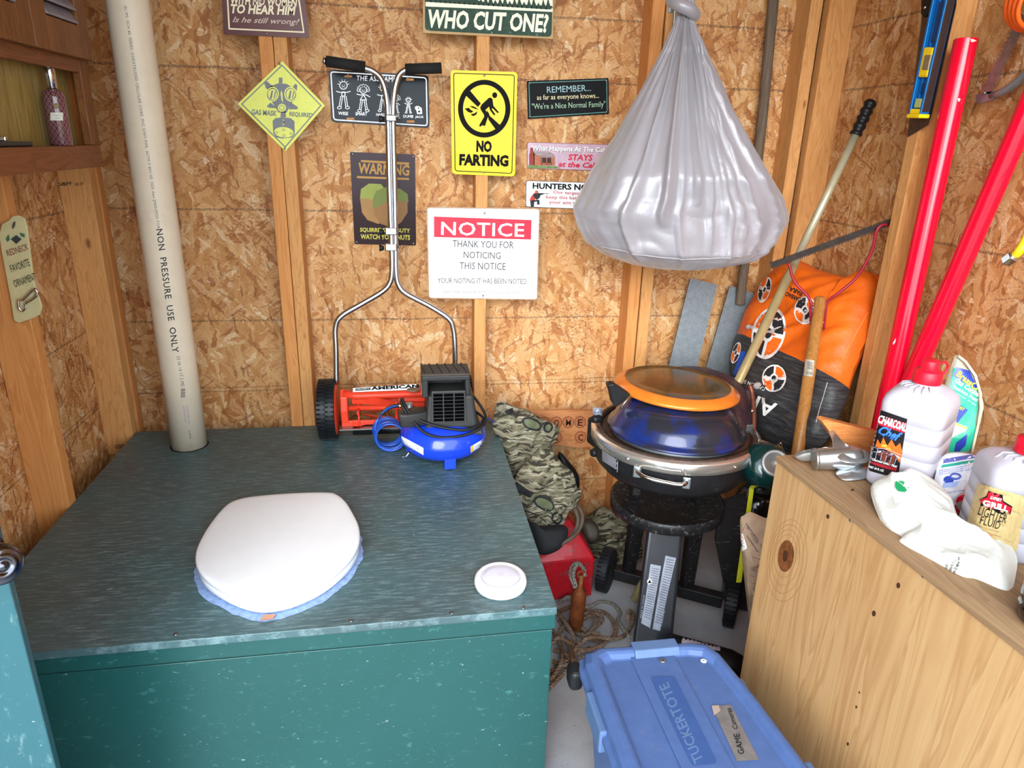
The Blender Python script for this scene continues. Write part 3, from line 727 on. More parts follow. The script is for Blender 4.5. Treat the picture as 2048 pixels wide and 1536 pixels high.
# hunters strip
q = [(1052, 361), (1226, 366), (1222, 421), (1051, 414)]
T, a = plate('metal_sign', 'white tin sign with a kneeling hunter, lower of the two strips beside the bag', q, YO, pmat('3a3638', .4), 4)
a.poly(nw, rquad(inset(q, 1), 4), 1, 'face')
a.text(ink, 'HUNTERS NOTICE', 1065, 377.5, 1213, 382, 12, 2, bold=.035)
for s, x0, x1, y in (('Our target is to', 1106, 1182, 389), ('keep this bathroom clean', 1092, 1214, 399), ('your aim would help', 1098, 1200, 409)): a.text(pmat('b5303c', .5, 0, 0), s, x0, y, x1, y+4, 8.5, 2, bold=.012)
a.poly(pmat('c03a2e', .5), P(175,1250,200,1200,260,1130,300,1150,300,1230,240,1285,180,1280), 3, 'hunter_vest'); a.poly(pmat('23242a', .5), P(240,1150,330,1140,400,1150,420,1140,425,1160,370,1175,350,1230,300,1260,240,1200), 4, 'hunter_arm')
a.ell(pmat('d0503c', .5), *G(298, 1118), 3.4, 3.2, 4, 12, 0, 'hunter_cap'); a.ell(pmat('7a4a3c', .5), *G(312, 1135), 2.2, 2.2, 3, 10, 0, 'hunter_face')
a.poly(pmat('262a34', .5), P(180,1280,300,1260,350,1260,350,1330,370,1345,305,1348,305,1290,255,1300,250,1385,195,1388), 3, 'hunter_leg'); a.line(ink, P(330,1150,520,1152), .9, 4, name='rifle'); a.line(ink, P(360,1150,425,1153), 2, 4, name='rifle')
a.done()

# ------------------------------------------------------------------ PVC pipe
T = thing('vent_pipe', 'thick cream plastic vent pipe printed with black lettering, rising from the bench', 'pipe', (-.672, 2.108, BH))
PR = .0515
M_pvc = pmat('e3d3ba', .36, 0, .05, 9, 0, 'c9b08c', 5, .34)
mb = MB().lathe([(PR-.006, .001), (PR, 0), (PR, .3), (PR, 1.0), (PR, 1.83)], Matrix.Translation((-.672, 2.108, BH+.001)), 48)
obj('pipe_body', mb, M_pvc, T)
a = Art(Onto(mb), T); gk = pmat('5c5a58', .5, 0, 0); dk2 = pmat('2c2b2b', .5, 0, 0); pur_ = pmat('8d86a8', .5, 0, 0)
a.text(gk, '(R) IPS  SCH 40  SERIES  COEXTRUDED CELLULAR CORE  PVC DWV PIPE  ASTM F-891-00  NSF dwv JM00/JM35 FOR', 246, 12, 313, 458, 7.5, 1, bold=-.006, space=1.1)
a.text(dk2, 'NON  PRESSURE  USE  ONLY', 312, 459, 345, 706, 13, 1, bold=.012, space=1.1)
a.text(gk, '03 06 14 17 2 ME', 353, 713, 362, 773, 7, 1, bold=-.004, space=1.05)
for k in range(7): a.line(dk2, [(361.5, 778+k*2.8), (370.5, 777+k*2.8)], 1.0+.6*(k % 2), 1, name='barcode')
a.text(pur_, 'JOHNSTON PIPE', 365, 812, 369, 845, 4, 1, bold=0); a.text(pur_, 'COEX DWV 10', 372, 811, 376, 846, 4, 1, bold=0); a.text(gk, '07:09:42', 376, 861, 379, 878, 4, 1, bold=0)
a.done()

# ------------------------------------------------------------------ reel mower
T = thing('reel_mower', 'orange push reel mower with black grips standing at the back of the bench', 'mower', (0, 2.15, BH))
M_tube = pmat('b9bcc0', .24, 1, .04); M_or = pmat('e0432a', .35, 0, .05); M_tire = pmat('15181c', .42, 0, .12, 80); M_foam = pmat('1f1e1e', .85, 0, .1, 200, .3)
hp = lambda l, n=5: curve([W(x, y, Y=Y) for x, y, Y in l], n)
hl = [(673, 768, 2.135), (672, 700, 2.14), (671, 655, 2.145), (683, 632, 2.147), (725, 607, 2.155), (765, 583, 2.16), (780, 565, 2.163), (784, 540, 2.165), (783, 490, 2.17), (779, 380, 2.178), (776, 240, 2.185), (772, 190, 2.188), (762, 158, 2.188), (745, 142, 2.186), (728, 136, 2.183)]
hr_ = [(906, 765, 2.135), (906, 700, 2.14), (903, 660, 2.145), (893, 637, 2.147), (855, 612, 2.155), (808, 587, 2.16), (793, 570, 2.163), (788, 545, 2.165), (787, 490, 2.17), (785, 380, 2.178), (782, 240, 2.185), (784, 190, 2.188), (790, 160, 2.188), (798, 146, 2.186), (812, 138, 2.183)]
TR = .0088
obj('handle_tube', MB().tube(hp(hl), TR, 14), M_tube, T); obj('handle_tube', MB().tube(hp([(x+4, y, Y) for x, y, Y in hr_]), TR, 14), M_tube, T)
def along(l, r, name, m, n=20): return obj(name, MB().tube([W(x, y, Y=Y) for x, y, Y in l], r, n), m, T)
along([(730, 134, 2.183), (652, 122.5, 2.172)], .0148, 'grip', M_foam); along([(652, 122.5, 2.172), (646, 121.5, 2.172)], .0095, 'tube_end', M_tube)
along([(811, 138.5, 2.183), (883, 136, 2.172)], .0148, 'grip', M_foam)
for y in (236, 462, 494):
    p = W(782, y, Y=2.172); mb = MB().box(p+V((0, -.002, 0)), (.036 if y > 300 else .03, .021, .018 if y < 300 else .022)); obj('clamp_plate', mb, M_tube, T, bevel=.003)
    k = W(764, y+2, Y=2.172); mb = MB().tube([k+V((.006, 0, 0)), k-V((.008, 0, 0))], [.006, .011], 12); obj('wing_knob', mb, M_black, T)
    k = W(797, y, Y=2.165); obj('bolt', MB().tube([k, k+V((.006, 0, 0))], .004, 8), M_steel, T)
def wheel(cx, cy, cz, R, w):
    mb = MB(); n = 44; prof = []
    X = Matrix.Translation((cx, cy, cz)) @ Matrix.Rotation(PI/2, 4, 'Y')
    mb.lathe([(R*.55, -w*.42), (R*.9, -w*.5), (R*.965, -w*.46), (R*.965, -.0015), (R*.945, 0), (R*.965, .0015), (R*.965, w*.46), (R*.9, w*.5), (R*.86, w*.5)], X, 48)
    for k in range(n):
        for s in (-1, 1):
            t = 2*PI*(k+(.0 if s < 0 else .5))/n
            Mx = X @ Matrix.Rotation(t, 4, 'Z')
            mb.box(Mx @ V((R*.98, 0, s*w*.25)), (R*.045, R*.085, w*.44), Mx.to_3x3())
    o = obj('wheel', mb, M_tire, T)
    mb = MB().lathe([(R*.86, w*.44), (R*.84, w*.52), (R*.5, w*.53), (R*.2, w*.56), (0, w*.57)], X, 40); obj('wheel_disc', mb, M_or, o)
    mb = MB().lathe([(R*.86, -w*.44), (R*.84, -w*.50), (0, -w*.5)], X, 40); obj('wheel_cover', mb, M_tire, o)
WZ = BH+.0985
wheel(-.246, 2.128, WZ, .098, .054); wheel(.190, 2.128, WZ+.003, .098, .05)
ax = V((-.205, 2.128, WZ)); bx = V((.165, 2.128, WZ+.002))
sp_ = [V((x, y_, z)) for x, y_, z in ((0, 0, -.052), (0, -.02, -.04), (0, -.026, 0), (0, -.02, .045), (0, .0, .066), (0, .02, .06), (0, .03, 0), (0, .02, -.05))]
for e, s in ((ax, 1), (bx, -1)): obj('side_plate', MB().prism([e+p for p in sp_], (s*.022, 0, 0)), M_or, T, bevel=.003)
obj('axle', MB().tube([ax, bx], .0085, 14), M_or, T)
obj('cross_bar', MB().tube([ax+V((.01, -.004, .052)), ax+V((.05, -.008, .047)), bx+V((-.05, -.008, .047)), bx+V((-.01, -.004, .052))], [.016, .0155, .0155, .016], 16, flat=.8), M_or, T)
for k in range(5):
    t0 = 2*PI*k/5+.4; mb = MB(); n = 18; A = []; B = []
    for i in range(n+1):
        u = i/n; t = t0+u*1.6; x = ax.x+.035+(bx.x-ax.x-.07)*u
        A.append(V((x, 2.128+.030*math.cos(t), WZ-.012+.030*math.sin(t)))); B.append(V((x, 2.128+.058*math.cos(t), WZ-.004+.054*math.sin(t))))
    for i in range(n): mb.add([A[i], A[i+1], B[i+1], B[i]], [(0, 1, 2, 3)], True); mb.add([q+V((0, .0018, .0018)) for q in (A[i], A[i+1], B[i+1], B[i])], [(0, 1, 2, 3)], True)
    obj('reel_blade', mb, M_or, T)
for x in (-.15, -.03, .09):
    mb = MB()
    for k in range(5): t = 2*PI*k/5+.4+1.6*(x-ax.x-.035)/(bx.x-ax.x-.07); mb.tube([V((x, 2.128, WZ)), V((x, 2.128+.056*math.cos(t), WZ-.004+.052*math.sin(t)))], .0035, 8)
    obj('reel_spider', mb, M_or, T)
obj('bed_knife', MB().box((-.02, 2.10, BH+.042), (.38, .03, .004)), M_steel, T); obj('cutter_bar', MB().box((-.02, 2.118, BH+.050), (.37, .012, .022)), M_or, T, bevel=.002)
mb = MB().tube([V((-.17, 2.115, BH+.03)), V((.13, 2.115, BH+.03))], .018, 12); obj('roller', mb, M_black, T)
a = Art(PY(2.1055), T); a.poly(wh, [(706, 776), (832, 768), (830, 779), (706, 784)], 2, 'label'); a.poly(ink, [(711, 776.5), (741, 774.5), (741, 779.5), (711, 781.5)], 3, 'label_box')
a.text(ink, 'AMERICAN', 742, 780, 838, 775, 7, 3, bold=.05); a.text(wh, 'LAWN MOWER CO', 713, 780, 739, 778, 2.8, 4, bold=0); a.done()
# ------------------------------------------------------------------ air compressor
CX, CY = .112, 1.962
T = thing('air_compressor', 'blue pancake air compressor with black motor shroud in front of the mower', 'compressor', (CX, CY, BH))
M_bl = pmat('1a3fd0', .22, 0, .05, coat=.4); M_shr = pmat('2c2c2c', .5, 0, .1, 60, .1, '4a4540', 14, .35); M_cord = pmat('151516', .5, 0, .05)
Mt = Matrix.Translation((CX, CY, BH))
tank = MB().lathe([(0, .018)]+[(.070+.060*math.cos(t), .072+.054*math.sin(t)) for t in [-PI/2+PI*k/20 for k in range(10)]]+[(.1315, .0705), (.1315, .0735)]+[(.070+.060*math.cos(t), .072+.054*math.sin(t)) for t in [-PI/2+PI*k/20 for k in range(11, 21)]]+[(0, .126)], Mt, 56)
obj('tank', tank, M_bl, T)
for t in (-1.45, .7, 2.8):
    x, y = CX+.112*math.cos(t), CY+.112*math.sin(t); Mx = Matrix.Rotation(t, 3, 'Z')
    mb = MB().box(V((x, y, BH+.026)), (.008, .034, .044), Mx).box(V((x-.015*math.cos(t), y-.015*math.sin(t), BH+.010)), (.034, .034, .006), Mx)
    f_ = obj('foot', mb, M_bl, T, bevel=.002); obj('rubber_pad', MB().lathe([(0, 0), (.012, 0), (.013, .007), (0, .007)], Matrix.Translation((x-.012*math.cos(t), y-.012*math.sin(t), BH)), 14), M_black, f_)
a = Art(Onto(tank), T)
lw = pmat('e6e9ee', .4, 0, .02); a.patch(lw, [(803, 872), (847, 896), (847, 910), (804, 885)], 1, 8, 3, 'warning_label'); a.patch(lw, [(941, 893), (970, 876), (970, 888), (941, 905)], 1, 8, 3, 'warning_label')
a.patch(pmat('e6b31e', .4), [(941, 893), (946, 890.5), (946, 902.5), (941, 905)], 2, 2, 2, 'warning_stripe')
gk2 = pmat('9aa0aa', .5, 0, 0)
for k in range(4): a.text(gk2, 'WARNING: RISK OF BURST', 808, 881+k*2.9, 843, 900+k*2.6, 1.6, 2); 
for k in range(3): a.text(gk2, 'DANGER RISK', 948, 895+k*3, 968, 884+k*3, 1.8, 2)
a.done()
# shroud: base, body, carrying handle with opening, ribbed top
by0 = 1.885; zb = BH+.112
def trap(x0, x1, X0, X1, y0, y1, Y0_, Y1_, z0, z1): return MB().hexa([(x0, y0, z0), (x1, y0, z0), (x1, y1, z0), (x0, y1, z0), (X0, Y0_, z1), (X1, Y0_, z1), (X1, Y1_, z1), (X0, Y1_, z1)])
sx0, sx1 = .052, .222
obj('shroud_base', trap(sx0-.004, sx1+.004, sx0, sx1, by0-.006, 2.05, by0, 2.045, zb-.014, zb+.006), M_shr, T, bevel=.004)
obj('shroud', trap(sx0+.003, sx1-.01, sx0+.012, sx1-.024, by0, 2.045, by0+.012, 2.03, zb+.004, zb+.108), M_shr, T, bevel=.010, seg=3)
# grille frame, bars and a black slab that paints in the shade behind them
gp = Plane((0, by0-.0005, zb), (0, -1, .13))
g0 = W(866, 843, Y=by0); g1 = W(929, 785, Y=by0+.01)
mb = MB(); nx, nz = 3, 8; x0, x1, z0, z1 = g0.x, g1.x, g0.z, g1.z; yy = lambda z: by0+.012*(z-zb-.004)/.088-.003
mb.prism([(x0-.006, yy(z0)+.0022, z0-.006), (x1+.006, yy(z0)+.0022, z0-.006), (x1+.003, yy(z1)+.0022, z1+.006), (x0-.003, yy(z1)+.0022, z1+.006)], (0, -.0045, 0)); obj('grille_frame', mb, pmat('383838', .5, 0, .08), T, bevel=.0018)
mb = MB().prism([(x0, yy(z0), z0), (x1, yy(z0), z0), (x1-.002, yy(z1), z1), (x0+.002, yy(z1), z1)], (0, -.0032, 0)); obj('grille_shade_slab', mb, pmat('060607', .9, 0, .3, 90, spec=0), T)
for k in range(nz+1):
    z = z0+(z1-z0)*k/nz; obj('grille_bar', MB().box(((x0+x1)/2, yy(z)-.0035, z), (x1-x0, .005, .0018)), M_shr, T)
for k in range(nx+1):
    x = x0+(x1-x0)*k/nx; obj('grille_post', MB().hexa([(x-.0014, yy(z0)-.006, z0), (x+.0014, yy(z0)-.006, z0), (x+.0014, yy(z0)-.001, z0), (x-.0014, yy(z0)-.001, z0), (x-.0014, yy(z1)-.006, z1), (x+.0014, yy(z1)-.006, z1), (x+.0014, yy(z1)-.001, z1), (x-.0014, yy(z1)-.001, z1)]), M_shr, T)
hx0, hx1, hz0, hz1 = sx0-.004, sx1-.034, zb+.104, zb+.166; hy0, hy1 = by0+.02, 2.03
mb = MB()
for x0_, x1_ in ((hx0, hx0+.018), (hx1-.014, hx1)): mb.bb(x0_, x1_, hy0, hy1, hz0-.006, hz1-.006)
mb.bb(hx0, hx1, hy0-.002, hy0+.04, hz1-.016, hz1); mb.bb(hx0+.004, hx1-.004, hy1-.02, hy1-.01, hz0, hz1); obj('handle_frame', mb, M_shr, T, bevel=.004)
obj('handle_top', MB().bb(hx0-.001, hx1+.001, hy0-.004, hy1-.03, hz1, hz1+.006), pmat('4a423a', .7, 0, .15, 50), T, bevel=.003)
for k in range(6):
    x = hx0+.012+k*.024; obj('top_rib', MB().hexa([(x, hy0, hz1+.004), (x+.005, hy0, hz1+.004), (x+.005-.014, hy1-.034, hz1+.004), (x-.014, hy1-.034, hz1+.004), (x, hy0, hz1+.010), (x+.005, hy0, hz1+.010), (x+.005-.014, hy1-.034, hz1+.010), (x-.014, hy1-.034, hz1+.010)]), M_shr, T, bevel=.001)
nz_ = pmat('6c3238', .5, 0, .2); obj('brand_sticker', MB().box((hx0-.0005, hy0+.02, hz0+.02), (.002, .03, .03)), pmat('8a5a6a', .4, 0, .3, 120), T)
# regulator nose on the left
mb = MB().loft([[V((CX+dx, 1.905+dy, z)) for dx, dy in pts] for z, pts in (
    (zb+.018, [(-.05, -.012), (-.10, -.03), (-.128, -.028), (-.128, .0), (-.09, .03), (-.05, .03)]),
    (zb+.060, [(-.05, -.014), (-.105, -.032), (-.135, -.028), (-.135, .004), (-.09, .036), (-.05, .036)]))]); obj('control_nose', mb, M_shr, T, bevel=.006, seg=3)
p = W(826, 781, Z=zb+.0615); obj('pressure_dial', MB().lathe([(0, 0), (.019, 0), (.0195, .004), (.016, .005), (0, .004)], Matrix.Translation(p) @ Matrix.Scale(.8, 4, (0, 1, 0)), 24), pmat('7d6654', .5, 0, .1), T)
obj('air_fitting', MB().tube([W(812, 812, Y=1.945), W(796, 811, Y=1.935)], .006, 12), pmat('c9a45a', .25, 1), T)
obj('pressure_switch', MB().tube([W(818, 832, Y=1.97), W(818, 806, Y=1.97)], .011, 12), pmat('9fa3a8', .4, .6), T)
obj('drain_cock', MB().tube(hp([(818, 905, 1.90), (812, 913, 1.895), (805, 914, 1.89)]), .0025, 8), M_chrome, T)
obj('power_cord', MB().tube(hp([(945, 790, 1.95), (963, 815, 1.92), (971, 835, 1.895), (962, 855, 1.87), (930, 870, 1.855), (885, 875, 1.85), (850, 866, 1.86), (826, 842, 1.88), (806, 815, 1.90), (803, 798, 1.90)], 8), .0042, 10), M_cord, T)
obj('power_cord', MB().tube(hp([(804, 796, 1.898), (812, 815, 1.898), (828, 834, 1.89), (850, 845, 1.88), (890, 856, 1.87), (930, 860, 1.865), (958, 850, 1.88), (967, 838, 1.90), (958, 828, 1.93), (948, 822, 1.95)], 8), .0042, 10), M_cord, T)
obj('plug_lead', MB().tube(hp([(968, 838, 1.93), (978, 837, 1.93), (988, 845, 1.93)]), .003, 8), pmat('1b2c66', .4), T)
# coiled hose
H = thing('coiled_air_hose', 'translucent blue coiled air hose between mower reel and compressor', 'hose', (-.08, 1.94, BH))
c = W(774, 862, Y=2.02); mb = MB(); pts = []; turns = 9; n = 26
for i in range(turns*n+1):
    u = i/(turns*n); t = 2*PI*i/n
    r = .044+.002*math.sin(t*.37); pts.append(V((c.x+.012-.012*u+r*math.cos(t), c.y-.035+.075*u+.004*math.sin(t*.5), BH+.0475+.004*(1-u)+r*math.sin(t))))
M_hose = pmat('1f4fae', .18, 0, .05, coat=.3); obj('hose_coil', mb.tube(pts, .0034, 8), M_hose, H)
sp0 = hp([(757, 836, 1.885), (768, 822, 1.89), (785, 813, 1.92), (798, 811, 1.935)], 5); obj('hose_end', MB().tube(hp([(749, 862, 1.875), (752, 845, 1.875)]+[], 5)+sp0, .0034, 8), M_hose, H)
mb = MB(); q = []
for i in range(120):
    u = i/119; k = u*(len(sp0)-1); j = min(int(k), len(sp0)-2); p = sp0[j].lerp(sp0[j+1], k-j); q.append(p+V((.0035*math.cos(i*1.1), .006*math.cos(i*1.1), .0062*math.sin(i*1.1))))
obj('strain_spring', mb.tube(q, .0012, 5), pmat('5a5048', .4, .8), H)

# ------------------------------------------------------------------ toilet seat and lid
T = thing('toilet', 'white closed toilet seat and lid on the green bench', 'toilet', (-.3, 1.47, BH))
lo = [(391, 1110), (397, 1085), (420, 1045), (452, 1008), (480, 995), (520, 989), (580, 984), (650, 982), (672, 986), (690, 1000), (706, 1025), (717, 1050), (718, 1078), (706, 1104), (682, 1130), (645, 1158), (600, 1180), (560, 1192), (520, 1196), (480, 1188), (440, 1170), (410, 1150), (395, 1130)]
zl = BH+.043; ol = curve([W(x, y, Z=zl) for x, y in lo], 4, True); cc = sum(ol, V((0, 0, 0)))/len(ol)
def ringz(d, z): return [V((p.x, p.y, z))+((cc-p).normalized()*d if True else 0)*V((1, 1, 0)).x if False else V((p.x+(cc-p).normalized().x*d, p.y+(cc-p).normalized().y*d, z)) for p in ol]
def slab(z0, z1, off, crown):
    mb = MB(); n = len(ol); R = [ringz(off+.003, z0), ringz(off, z0+.002), ringz(off, z1-.005), ringz(off+.0015, z1-.0015), ringz(off+.005, z1), ringz(off+.016, z1+crown*.2), ringz(off+.07, z1+crown*.7)]
    mb.loft(R, False); mb.add(R[0], [tuple(range(n))]); mb.add(R[-1]+[V((cc.x, cc.y, z1+crown))], [(k, (k+1) % n, n) for k in range(n)], True); return mb
M_seat = pmat('e9ebee', .22, 0, .01, coat=.2)
obj('seat', slab(BH+.004, BH+.0225, .002, 0), M_seat, T); obj('lid', slab(BH+.0245, BH+.041, -.001, .004), M_seat, T)
jag = []; n = len(ol)
for k, p in enumerate(ol):
    f = max(0, -(p.y-cc.y)/.2); d = -.004-.012*min(1, f)+random.uniform(-.004, .002); w = (cc-p).normalized(); jag.append(V((p.x+w.x*d, p.y+w.y*d, BH+.0008)))
mb = MB(); mb.add(jag+[V((cc.x, cc.y, BH+.002))], [(k, (k+1) % n, n) for k in range(n)]); obj('sealant_rim', mb, pmat('8ea9d6', .35, 0, .2, 80), T)
obj('wood_splinter', MB().hexa([W(x, y, Z=BH+h) for h in (.001, .005) for x, y in ((520, 1241), (545, 1238), (552, 1228), (528, 1229))]), pmat('c08a6e', .6), T)

# puck light
T = thing('puck_light', 'small round white battery tap light on the bench corner', 'light', (.196, 1.272, BH))
Mx = Matrix.Translation((.196, 1.276, BH))
obj('base', MB().lathe([(.050, 0), (.056, .003), (.058, .012), (.056, .022), (.050, .0275), (.046, .028), (.043, .0265), (.0425, .024)], Mx, 48, True), M_seat, T)
obj('lens', MB().lathe([(.0428, .0235), (.042, .0262), (.030, .0285), (0, .030)], Mx, 48), pmat('d4d2e2', .2, 0, .01, coat=.3), T)
mb = MB()
for k in range(24):
    t0, t1 = 2*PI*k/24, 2*PI*(k+1)/24
    mb.add([Mx @ V((r*math.cos(t), r*math.sin(t), .0306)) for r, t in ((.0055, t0), (.0055, t1), (.0047, t1), (.0047, t0))], [(0, 1, 2, 3)])
obj('power_mark', mb, pmat('b5b3c2', .4), T, fixn=False)

# ------------------------------------------------------------------ louvred cabinet on the left wall
T = thing('wall_cabinet', 'stained oak wall cabinet with louvred doors over an open shelf', 'cabinet', (-.85, 1.7, 1.3))
fx = -.75; y0, y1 = 1.30, 2.0; za, zb_, zc, zd = 1.336, 1.388, 1.552, 1.578
obj('bottom_rail', MB().bb(fx-.019, fx, y0, y1, za, zb_), M_oakh, T, bevel=.002); obj('middle_rail', MB().bb(fx-.019, fx-.0005, y0, 1.952, zc, zd+.03), M_oakh, T, bevel=.0015)
obj('stile', MB().bb(fx-.019, fx, 1.952, y1, zb_+.0005, 2.2), M_oak, T, bevel=.002)
obj('case_top', MB().bb(XL+.002, -.803, y0, y1-.017, za+.006, za+.02), M_oakh, T); obj('shelf', MB().bb(-.796, fx-.0195, y0, y1-.017, zb_-.022, zb_-.004), M_oakh, T); obj('back_panel', MB().bb(-.802, -.797, y0, y1-.017, zb_-.003, 2.2), M_oakback, T)
obj('end_panel', MB().bb(XL+.002, fx-.0195, y1-.016, y1-.002, za+.006, 2.2), wood('orange_oak_end', 'a5622e', '8f4f22', '6b3717', 'z', 1.4, .4, False), T)
obj('upper_shelf', MB().bb(-.796, fx-.0195, y0, y1-.017, zc+.012, zc+.028), M_oakh, T)
M_lv = pmat('8d8690', .22, 0, .1, 30, name='sheen_louver'); M_lvb = pmat('6e4222', .4, 0, .1)  # the slats' grey sheen is put into their base colour
def ldoor(ya, yb):
    d = obj('door', MB().bb(fx+.002, fx+.020, ya, ya+.066, zd+.004, 2.18).bb(fx+.002, fx+.020, yb-.055, yb, zd+.004, 2.18).bb(fx+.002, fx+.020, ya+.0661, yb-.0551, zd+.004, zd+.075), M_oak, T, bevel=.003)
    z = zd+.078
    while z < 2.15:
        c = V((fx+.011, (ya+yb)/2+.0055, z+.014)); obj('louver', MB().box(c, (.006, yb-ya-.1225, .036), Matrix.Rotation(-.62, 3, 'Y')), M_lv, d, bevel=.002); z += .027
ldoor(1.708, 1.985); ldoor(1.42, 1.702)
# spray bottle on the shelf
p = V((-.7655, 0, zb_+.0005)); yb = W(112, 225, X=-.766).y
T = thing('spray_bottle', 'small patterned mauve fragrance bottle with silver cap in the cabinet shelf', 'bottle', (p.x, yb, p.z))
Mx = Matrix.Translation((p.x, yb, p.z)) @ Matrix.Scale(1.16, 4)
def diamond(name, c1, c2, sc):
    m, n, b = nt(name); t = N(n, 'ShaderNodeTexCoord'); sp = N(n, 'ShaderNodeSeparateXYZ'); n.links.new(t.outputs['Object'], sp.inputs[0])
    u = mmath(n, 'MULTIPLY', mmath(n, 'ARCTAN2', sp.outputs[1], sp.outputs[0]), .02*sc); w = mmath(n, 'MULTIPLY', sp.outputs[2], sc*.62)
    f = [mmath(n, 'ABSOLUTE', mmath(n, 'SUBTRACT', mmath(n, 'FRACT', mmath(n, op, u, w)), .5)) for op in ('ADD', 'SUBTRACT')]
    k = ramp(n, mmath(n, 'MINIMUM', f[0], f[1]), [(.07, GR(0)), (.14, GR(1)), (.28, GR(1)), (.36, GR(.35))])
    n.links.new(mix(n, k, rgb(c1), rgb(c2)), b.inputs['Base Color']); b.inputs['Roughness'].default_value = .12; b.inputs['Coat Weight'].default_value = .5; return m
body = MB().lathe([(0, 0), (.018, 0), (.0205, .003), (.0205, .088), (.018, .098), (.012, .102), (0, .103)], Mx, 32); obj('body', body, diamond('patterned_glass', '3c2228', '8a5c62', 110), T)
obj('cap', MB().lathe([(.0095, .1035), (.0105, .104), (.0105, .142), (.0095, .144), (0, .144)], Mx, 28), pmat('c9c9cf', .12, 1, .02), T)
a = Art(Onto(body), T); a.patch(pmat('d9d6c8', .5), [(101, 225), (126, 225), (126, 241), (101, 241)], 1, 6, 2, 'paper_label'); a.ell(pmat('6b5b3c', .4, .4), 112, 212, 5, 6, 1, 16, 0, 'round_seal')
a.text(pmat('8d96a8', .5, 0, 0), 'fragrance', 108, 232, 123, 232, 3, 2); a.text(pmat('8d96a8', .5, 0, 0), 'mist', 110, 238, 120, 238, 3, 2); a.done()
k = W(12, 283, X=-.77); T = thing('phone', 'dark flat case lying in the cabinet shelf corner', 'case', (k.x, k.y, zb_))
obj('case_body', MB().bb(-.792, -.755, k.y-.08, k.y+.075, zb_+.0005, zb_+.010), pmat('23262e', .3), T, bevel=.003); obj('case_clip', MB().bb(-.78, -.765, k.y-.01, k.y+.0, zb_+.0105, zb_+.02), M_chrome, T, bevel=.002)

# ornament tag on the stud
pl = PY(1.737)
T = thing('wooden_ornament', 'cream tag ornament with hand lettering and a chrome opener on the left stud', 'ornament', tuple(pl(45, 530)))
to = [(20, 440), (27, 432), (40, 430), (52, 437), (56, 452), (70, 562), (86, 612), (82, 628), (72, 634), (40, 645), (30, 640), (24, 600), (5, 500), (1, 470), (6, 448)]
mb = MB().prism([pl(x, y) for x, y in to], (0, -.006, 0)); obj('tag', mb, pmat('c9bf8f', .5, 0, .06), T, bevel=.0015)
a = Art(PY(1.7305), T); dr = pmat('7d2f33', .6, 0, 0); dk3 = pmat('2e2b26', .6, 0, 0); gn = pmat('3f6a55', .6, 0, .1)
a.text(dr, 'REDNECK', 16, 513, 58, 499, 13, 2, bold=-.0, shear=.1); a.text(dk3, 'FAVORITE', 24, 545, 62, 531, 15, 2, shear=.1); a.text(dk3, 'ORNAMENT', 31, 575, 74, 559, 15, 2, shear=.1)
a.poly(pmat('35403f', .5), [(22, 478), (33, 470), (44, 478), (33, 488)], 2, 'emblem'); a.poly(gn, [(12, 478), (18, 468), (20, 480), (15, 484)], 2, 'leaf'); a.poly(gn, [(40, 465), (50, 468), (50, 475), (42, 472)], 2, 'leaf'); a.ell(pmat('5c5348', .5), 28, 450, 3, 8, 2, 12, .3, 'hook_hole'); a.done()
op = [(x, y, 1.727) for x, y in ((36, 600), (44, 600), (49, 596), (60, 585), (68, 578), (74, 584), (72, 592), (62, 600), (52, 606), (50, 616), (44, 622), (38, 616), (37, 608), (36, 600))]
obj('bottle_opener', MB().tube(hp(op, 4), .0032, 8), M_chrome, T)

# ------------------------------------------------------------------ grey hanging bag
BY = 1.98
prof = [(-40, 1362, 1378), (-8, 1352, 1388), (12, 1350, 1386), (28, 1356, 1380), (45, 1352, 1388), (62, 1346, 1392), (100, 1326, 1410), (150, 1300, 1432), (200, 1271, 1455), (250, 1242, 1480), (300, 1210, 1506), (350, 1178, 1536), (390, 1160, 1558), (415, 1144, 1567), (435, 1144, 1568), (460, 1156, 1556), (485, 1172, 1538), (508, 1205, 1508), (524, 1245, 1460), (533, 1290, 1412), (537, 1330, 1370)]
rows = []
for y, a_, b_ in prof:
    l = W(a_, y, Y=BY); r = W(b_, y, Y=BY); rows.append(((l+r)/2, (r.x-l.x)/2-.006*(y > 80)))
def interp(t):
    k = t*(len(rows)-1); j = min(int(k), len(rows)-2); f = k-j; g = lambda q: q*q*(3-2*q)*.3+q*.7
    return rows[j][0].lerp(rows[j+1][0], f), rows[j][1]*(1-f)+rows[j+1][1]*f
rid = [(-.38, -.40, .62, .12, .055), (-.13, -.10, .50, .06, .045), (.02, .06, 1.0, .035, .026), (.13, .26, .9, .05, .026), (.30, .58, .95, .06, .024), (-.60, -.72, .9, .08, .030), (.5, .84, .95, .05, .020), (.20, .42, .8, .03, .016), (-.25, -.26, .9, .04, .018)]
